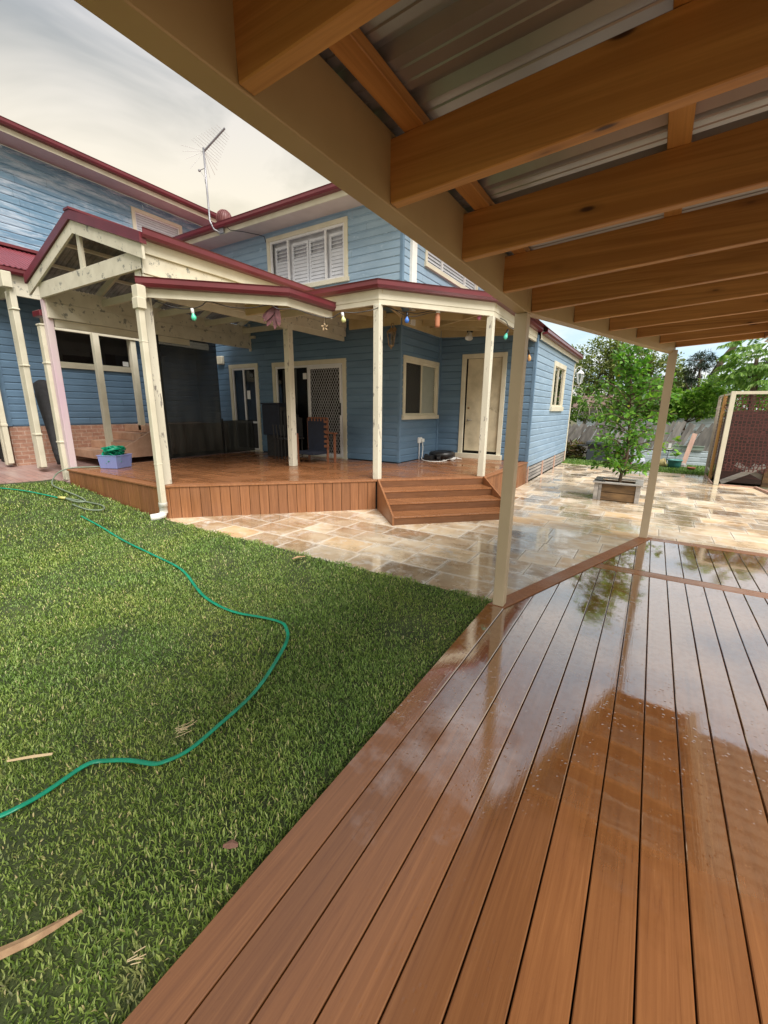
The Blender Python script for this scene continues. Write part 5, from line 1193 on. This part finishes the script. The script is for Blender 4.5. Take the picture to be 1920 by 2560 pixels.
GB = 'trees and shrubs beyond the fence'
crown('c', 'large round olive green tree rising behind the roof corner of the blue wing', 'tree', (-2.4, 27, -.1), [(-3.0, 27, 3.9, 1.7, 1.6, 1.5, 5), (-1.6, 27, 4.3, 1.3, 1.4, 1.3, 4), (-3.6, 27, 2.9, 1.2, 1.2, 1.4, 3), (-.9, 27, 3.2, 1.0, 1.2, 1.3, 2.5), (-2.3, 27, 2.2, 1.8, 1.2, 1.3, 3)], 15000, .16, 'diamond', LEAFD, [(-2.4, 27, -.1), (-2.3, 27, 1.5), (-2.2, 27, 3), (-2.4, 27, 4.4)], GB, tr=.22)
crown('c', 'olive tree crown seen between the planter tree and the far pergola post', 'tree', (.5, 27.5, -.1), [(.0, 27.5, 3.5, 1.1, 1.2, 1.1, 4), (.7, 27.5, 2.7, .8, 1, .9, 2), (-.3, 27.5, 2.2, 1.3, 1, 1.1, 3), (1.15, 27.5, 2.25, .42, .5, .45, 1)], 8500, .15, 'diamond', LEAFD, [(.5, 27.5, -.1), (.3, 27.5, 1.5), (.1, 27.5, 3.2)], GB, tr=.16)
crown('c', 'dark needle leaved tree standing against the sky right of the far pergola post', 'tree', (1.55, 24, -.1), [(1.35, 24, 3.75, .50, .5, .42, 4), (1.15, 24, 3.15, .42, .5, .35, 3), (1.75, 24, 3.4, .35, .5, .5, 2), (1.2, 24, 2.75, .3, .4, .3, 1)], 3600, .12, 'blade', LEAFB, [(1.6, 24, -.1), (1.5, 24, 1.8), (1.42, 24, 3.8)], GB, tr=.06, twigs=24)
lt = thing('leaning_gum_tree', 'bare dark trunk leaning right behind the maroon screen', 'tree', (1.6, 24.5, 0), GB)
m = B(); m.tube(smooth_path([(1.55, 24.5, -.1), (1.62, 24.5, 1.5), (1.82, 24.5, 2.65), (2.16, 24.5, 3.7), (2.6, 24.5, 4.5), (2.9, 24.5, 5.2)], 4), [.17 * (1 - .5 * i / 20) for i in range(21)], 10)
m.tube([(2.0, 24.5, 3.3), (2.35, 24.5, 3.45), (2.7, 24.5, 3.75)], [.05, .04, .02], 7); m.tube([(2.1, 24.5, 3.6), (1.9, 24.5, 4.0)], [.04, .02], 6); m.build('trunk', BARK, lt, smooth=True)
crown('c', 'dense dark green shrub mass directly above the maroon screen', 'shrub', (2.2, 21, -.1), [(2.1, 21, 2.4, .75, .7, .65, 4), (1.7, 21, 1.9, .5, .5, .6, 2), (2.9, 21, 2.3, .8, .6, .9, 3)], 6500, .12, 'diamond', LEAFM, [(2.2, 21, -.1), (2.2, 21, 2.2)], GB, tname='shrub', tr=.08)
crown('c', 'bright lemon green bush hanging over the fence right of the far pergola post', 'shrub', (.9, 17.8, -.1), [(.55, 17.8, 1.85, .50, .45, .42, 4), (1.1, 17.8, 1.85, .45, .45, .45, 4), (1.45, 17.8, 1.95, .35, .4, .55, 2), (.85, 17.8, 1.5, .8, .4, .22, 3), (1.28, 17.6, 2.35, .13, .15, .25, .6)], 3400, .125, 'oval', LEAFL, [(.9, 17.8, -.1), (.9, 17.8, 1.2), (1.0, 17.8, 1.8)], GB, tname='shrub', tr=.06, twigs=14)
crown('c', 'mid green bush behind the fence, seen through the planter tree', 'shrub', (-.6, 18, -.1), [(-.6, 18, 1.75, .9, .5, .6, 4), (.1, 18, 1.8, .5, .5, .55, 3), (-1.3, 18, 1.5, .5, .5, .5, 2)], 3400, .12, 'oval', LEAFM, [(-.6, 18, -.1), (-.6, 18, 1.7)], GB, tname='shrub', tr=.06, twigs=14)
ws = crown('c', 'sparse shrub with pale bare arching branches beside the end of the blue wing', 'shrub', (-2.2, 17.6, -.1), [(-2.5, 17.6, 1.75, .45, .4, .45, 3), (-2.0, 17.6, 1.55, .45, .4, .4, 3), (-1.7, 17.6, 2.0, .3, .3, .35, 1), (-2.3, 17.6, 2.35, .3, .3, .3, .7)], 1500, .09, 'oval', LEAFM, [(-2.2, 17.6, -.1), (-2.22, 17.6, 1.0), (-2.15, 17.6, 1.9)], GB, tname='shrub', tr=.05, barkm=BARKP, twigs=4)
m = B()
for k in range(15):
    a = R3(0, 6.28); L = R3(.5, 1.0); p = Vector((-2.17, 17.6, R3(1.0, 1.9))); m.tube(smooth_path([p, p + Vector((math.cos(a) * L * .35, math.sin(a) * L * .3, L * .55)), p + Vector((math.cos(a) * L * .85, math.sin(a) * L * .6, L * .62)), p + Vector((math.cos(a) * L * 1.15, math.sin(a) * L * .8, L * .25))], 4), [.018, .017, .016, .015, .014, .013, .012, .011, .010, .009, .008, .007, .006], 5)
m.build('bare_branches', BARKP, ws, smooth=True)
# frond foliage hanging at right
fr_ = thing('drooping_frond_tree', 'bright green tree with drooping fingered leaves over the maroon screen at the right edge', 'tree', (2.6, 17.5, -.1), GB)
Ps, Ds = [], []
for k in range(125):
    c_ = np.array([R3(1.75, 3.6), 17.3 + R3(-.5, .6), R3(2.35, 3.75)])
    if c_[0] < 2.05 and c_[2] < 2.5: c_[2] += .5
    ax_ = np.array([R3(-1, .2), R3(-.8, .2), R3(-.1, .3)]); ax_ /= np.linalg.norm(ax_)
    for j in range(13):
        t = j / 12; p = c_ + ax_ * t * .42 + np.array([0, 0, -.10 * t * t])
        for sg in (-1, 1):
            sd2 = np.cross(ax_, [0, 0, 1.]); sd2 /= np.linalg.norm(sd2); Ps.append(p); Ds.append(sd2 * sg * .55 + ax_ * .5 + np.array([0, 0, -.55]))
leaves('crown', np.array(Ps), np.array(Ds), .20, 'blade', LEAFP, fr_, roll=.4)
m = B(); m.tube([(2.6, 17.5, -.1), (2.5, 17.5, 1.8), (2.4, 17.5, 3.2)], [.10, .08, .05], 9)
for k in range(10): m.tube([(2.5, 17.5, R3(1.8, 3.0)), (R3(1.9, 3.4), 17.4, R3(2.6, 3.5))], [.03, .012], 6)
m.build('trunk', BARK, fr_, smooth=True)
crown('c', 'low far tree line closing the view beyond the back gardens', 'trees', (0, 45, -.1), [(-9, 45, 2.2, 5, 2, 1.6, 3), (-2, 45, 1.9, 5, 2, 1.5, 3), (5, 45, 2.3, 5, 2, 1.8, 3), (12, 45, 3.2, 5, 2, 2.6, 3)], 9000, .42, 'diamond', LEAFM, [(0, 45, -.1), (0, 45, 2)], None, tname='far_tree_line', tr=.2)['kind'] = 'stuff'

# ------------------------------------------------------------ back fence and clutter
fe = thing('paling_fence', 'old grey timber fence with palings leaning to the right along the back of the yard', 'fence', (-.5, 17.0, -.1))
m = B(); x = -3.6
while x < 2.4:
    L = 1.40 * random.uniform(.94, 1.05); ln = math.radians(17 + 7 * math.sin(x * 1.3) + random.uniform(-2.5, 2.5))
    if x < -1.9: ln += math.radians(10)
    skip = .92 < x < 1.0
    if not skip: m.beam((x, 17.0 + random.uniform(-.01, .01), -.1), (x + math.sin(ln) * L, 17.0 + random.uniform(-.02, .02), -.1 + math.cos(ln) * L), .117, .014, up=(0, 1, 0))
    x += .116 / .90 * random.uniform(.95, 1.05)
m.build('palings', TRAY, fe)
m = B(); m.beam((-3.4, 17.05, .3), (2.6, 17.05, .26), .04, .07); m.beam((-3.2, 17.05, .95), (2.8, 17.05, .90), .04, .07); m.build('rails', TRAYX, fe)
nb = thing('neighbouring_house', 'pale weatherboard house wall glimpsed through the leaves beyond the fence', 'house', (-1, 23, -.1))
m = B(); siding(m, ('y', 23.0), -3.2, 2.3, -.1, 1.75, zref=-.1); m.box(-3.2, 2.3, 23.02, 27.0, -.1, 1.74); m.build('wall', PALEB, nb)
m = B(); m.add([(-3.5, 22.6, 1.70), (2.7, 22.6, 1.70), (2.7, 25, 2.35), (-3.5, 25, 2.35)], [(0, 1, 2, 3)]); m.build('roof', mat('brown_tile_roof', (.20, .13, .11), rough=.7), nb)
sp_ = thing('low_board_wall', 'low wall of pale blue weatherboards standing against the back fence', 'garden wall', (.7, 16.3, -.1))
m = B(); siding(m, ('y', 16.35), -.55, 1.62, -.09, .40, zref=-.09); m.box(-.55, 1.62, 16.352, 16.40, -.1, .39); m.build('weatherboards', PALEB, sp_)
m = B(); m.box(.62, 1.42, 16.28, 16.32, .42, .53); m.box(.60, 1.44, 16.26, 16.34, .53, .55); tag(m.build('sage_green_board', SAGE, loc=(1.0, 16.3, .42)), 'sage green painted board resting on top of the pale blue low wall', 'board')
m = B(); m.beam((.93, 15.9, -.09), (1.13, 16.25, .92), .125, .03, up=(0, -1, 0)); tag(m.build('leaning_timber_plank', PINKW, loc=(.93, 15.9, -.09)), 'raw pinkish timber plank leaning upright against the pale blue low wall', 'plank')
gp2 = thing('green_plant_pot', 'large dark green plastic pot with a paler rim on the back grass', 'plant pot', (.70, 15.35, -.09))
m = B(); m.lathe((.70, 15.35, -.09), [(0, 0), (.145, 0), (.165, .12), (.18, .235)], 22); m.build('pot', GREENP, gp2, smooth=True); m = B(); m.lathe((.70, 15.35, .145), [(.178, 0), (.20, .005), (.205, .035), (.18, .038), (.165, .0)], 22); m.build('rim', GREENPL, gp2, smooth=True)
m = B(); m.lathe((.70, 15.35, .11), [(0, .01), (.17, 0)], 18); m.build('soil', SOIL, gp2)
sd3 = thing('pot_seedling', 'small green seedling growing in the dark green pot', 'plant', (.70, 15.35, .12))
m = B(); m.tube([(.70, 15.35, .11), (.69, 15.35, .28), (.67, 15.33, .36)], .006, 5); m.build('stem', LEAFM, sd3)
leaves('foliage', np.array([(.68, 15.33, .32 + .02 * (i % 4)) for i in range(13)]), np.array([(math.cos(i * 1.9), math.sin(i * 1.9) * .8, .1 - .1 * (i % 5)) for i in range(13)]), .15, 'oval', LEAFL, sd3)
m = B(); m.lathe((.36, 15.5, .03), [(0, -.13), (.10, -.13), (.135, .12), (.125, .125), (.09, -.1)], 18, axis=(.75, -.1, .25)); tag(m.build('yellow_bucket', YELP, loc=(.36, 15.5, -.08), smooth=True), 'faded yellow plastic bucket lying on its side behind the far pergola post', 'bucket')
m = B(); m.lathe((1.10, 15.0, -.09), [(0, .0), (.055, 0), (.095, .08), (.11, .085), (.11, .11), (.095, .11), (.085, .07), (0, .06)], 20); tag(m.build('terracotta_bowl', TERRA, loc=(1.10, 15.0, -.09), smooth=True), 'small round terracotta bowl on the back grass below the leaning plank', 'bowl')
m = B(); m.lathe((.93, 15.7, -.09), [(0, 0), (.11, 0), (.10, .10), (.04, .15), (0, .16)], 9); tag(m.build('grey_rock', TRAYX, loc=(.93, 15.7, -.09)), 'grey lump of rubble between the green pot and the terracotta bowl', 'rock')
# charcoal storage / barbecue left
bb = thing('charcoal_storage_box', 'large charcoal resin storage box on the back grass behind the planter tree', 'storage box', (-1.45, 16.0, -.09))
B().box(-1.80, -1.05, 15.85, 16.35, -.08, .30).build('body', CHAR, bb, bevel=.02); B().box(-1.84, -1.01, 15.82, 16.38, .47, .58).build('lid', CHAR, bb, bevel=.02); B().box(-1.78, -1.08, 15.9, 16.3, .30, .47).build('dark_gap', BLACK, bb)
m = B(); m.box(-2.12, -1.80, 15.86, 16.1, .42, .45); m.build('side_shelf', CHAR, bb)
m = B(); m.box(-1.0, -.58, 16.2, 16.5, .12, .19); m.build('pink_lid', PINKC, loc=(-.8, 16.3, .1)); o = bpy.data.objects['pink_lid']; tag(o, 'bright pink plastic lid seen through the lower leaves of the planter tree', 'lid')
m = B(); m.box(-.98, -.60, 16.22, 16.48, -.09, .119); tag(m.build('brown_crate', SOIL, loc=(-.8, 16.3, -.09)), 'dark brown crate under the pink lid', 'crate')
for i, (x, lb) in enumerate(((-.33, 'left white plastic sack with a magenta stripe on the back grass'), (-.15, 'right white plastic sack slumped beside the striped one'))):
    s_ = thing('white_sack', lb, 'sack', (x, 15.55, -.09)); m = B(); V = []
    for k, (w, d_, z) in enumerate(((.10, .06, -.085), (.105, .07, -.02), (.095, .06, .06), (.075, .035, .12), (.06, .01, .15))): V += [(x - w, 15.55 - d_, z), (x + w, 15.55 - d_ + .01, z), (x + w, 15.55 + d_, z), (x - w, 15.55 + d_, z)]
    m.add(V, [(3, 2, 1, 0)] + [(r * 4 + i_, r * 4 + (i_ + 1) % 4, (r + 1) * 4 + (i_ + 1) % 4, (r + 1) * 4 + i_) for r in range(4) for i_ in range(4)] + [(16, 17, 18, 19)]); m.build('bag', mat('white_sack_%d' % i, (.62, .66, .74), (.40, .42, .52), scale=14, rough=.4, bump=.5), s_, bevel=.01)
    if i == 0: B().box(x - .12, x - .085, 15.47, 15.50, -.08, .10).build('stripe', mat('magenta_print', (.35, .03, .16), rough=.5), s_)
ft = thing('black_folding_frame', 'thin black metal frame standing in front of the pale blue low wall', 'frame', (.1, 16.0, -.09))
m = B(); m.tube([(-.6, 16.0, .40), (.52, 16.0, .40), (.50, 16.0, -.09)], .016, 6); m.tube([(.52, 16.0, .40), (.75, 15.98, .43)], .012, 6); m.tube([(-.58, 16.0, .40), (-.56, 16.0, -.09)], .014, 6); m.build('tube_frame', BLACK, ft)
m = B(); m.box(.50, .58, 16.18, 16.22, .40, .60); m.box(.46, .62, 16.17, 16.23, .40, .46); tag(m.build('white_tap_bracket', WHITE, loc=(.54, 16.2, .42)), 'white plastic bracket standing on the low wall beside the sage board', 'bracket')
# clump of dead bromeliads left
db = thing('dry_plant_clump', 'brown and green spiky plant clump at the foot of the fence beside the storage box', 'plant', (-2.3, 16.2, -.09))
leaves('foliage', np.array([(-2.3 + R3(-.35, .35), 16.2 + R3(-.25, .25), R3(-.05, .45)) for _ in range(260)]), np.array([(R3(-1, 1), R3(-1, 1), R3(-.2, 1)) for _ in range(260)]), .30, 'blade', leafmat('dry_blade_leaf', [(0, (.06, .035, .02)), (.5, (.16, .10, .05)), (.8, (.10, .13, .04)), (1, (.45, .38, .20))]), db, roll=1.5)

# maroon laser cut screens
scn = thing('laser_cut_screen_enclosure', 'enclosure of maroon laser cut screens between cream and pine posts at the right edge', 'screen', (1.45, 12.4, G))
def panel(nm, vs):
    o = B().add(vs, [(0, 1, 2, 3)]).build(nm, SCREEN, scn); sdm = o.modifiers.new('s', 'SOLIDIFY'); sdm.thickness = .004; return o
panel('screen_panel', [(1.50, 12.42, .26), (3.0, 12.42, .26), (3.0, 12.42, 1.96), (1.50, 12.42, 1.96)])
panel('side_panel', [(1.43, 12.52, .02), (1.43, 13.45, .02), (1.43, 13.45, 1.95), (1.43, 12.52, 1.95)])
panel('side_panel', [(1.43, 13.55, .12), (1.43, 14.35, .12), (1.43, 14.35, 1.96), (1.43, 13.55, 1.96)])
m = B(); m.box(1.385, 1.475, 12.36, 12.45, G, 2.03); m.build('post', CREAM, scn, bevel=.004)
m = B(); m.box(1.375, 1.445, 13.42, 13.50, G, 2.0); m.build('post', PINEZ, scn, bevel=.003)
m = B(); m.box(1.37, 1.44, 14.36, 14.44, G, 1.98); m.build('post', mat('pale_raw_post', (.52, .46, .38), (.44, .38, .30), scale=6, rough=.7), scn, bevel=.003)
for q in ((1.476, 3.2, 12.37, 12.42, 1.965, 2.03), (1.39, 1.43, 12.46, 14.4, 1.96, 2.0)): B().box(*q).build('top_rail', CREAM, scn)
B().box(1.40, 1.43, 13.51, 14.36, .08, .12).build('bottom_rail', CREAM, scn)
m = B(); m.beam((1.56, 12.62, -.08), (2.3, 12.62, .36), .04, .10, up=(0, 0, 1)); m.beam((1.75, 12.75, .36), (2.5, 12.75, -.06), .04, .10); m.beam((2.05, 12.70, .34), (2.9, 12.70, .0), .04, .10); m.build('brace', TRAYX, scn)
m = B(); m.box(2.28, 2.40, 12.6, 12.72, G, .4); m.build('stump', OLDW, scn)
B().box(1.55, 3.0, 13.2, 14.2, -.1, 1.6).build('stored_boards', mat('dark_stored_timber', (.07, .03, .025), (.03, .018, .014), scale=6, stretch=(.3, 1, 3), rough=.8), scn)
m = B(); m.box(1.36, 1.385, 12.45, 14.4, -.10, -.055); m.box(1.49, 2.12, 12.34, 12.36, -.10, -.05); m.beam((2.13, 12.30, -.085), (2.6, 9.4, -.085), .05, .05); m.build('garden_edging', PINKW, loc=(1.4, 12.4, -.08)); tag(bpy.data.objects['garden_edging'], 'thin pinkish timber edging along the right side of the paving', 'edging')
B().add([(1.5, 12.36, -.09), (6, 12.36, -.09), (6, 6, -.09), (3.2, 6, -.09), (2.15, 12.3, -.09)], [(0, 1, 2, 3, 4)]).build('garden_bed', GROUND, kind='structure')
m = B(); m.lathe((.92, 6.40, G + .002), [(0, .012), (.02, .010), (.024, 0)], 14); tag(m.build('ground_light', WHITE, loc=(.92, 6.4, G), smooth=True), 'small white disc light set in the paving beyond the deck end', 'ground light')
m = B(); m.box(.14, .22, 6.23, 6.27, -.05, -.02); tag(m.build('metal_bracket', GREYALU, loc=(.18, 6.25, -.05)), 'small metal bracket at the foot of the far pergola post', 'bracket')
for n_ in ('deck',): pass
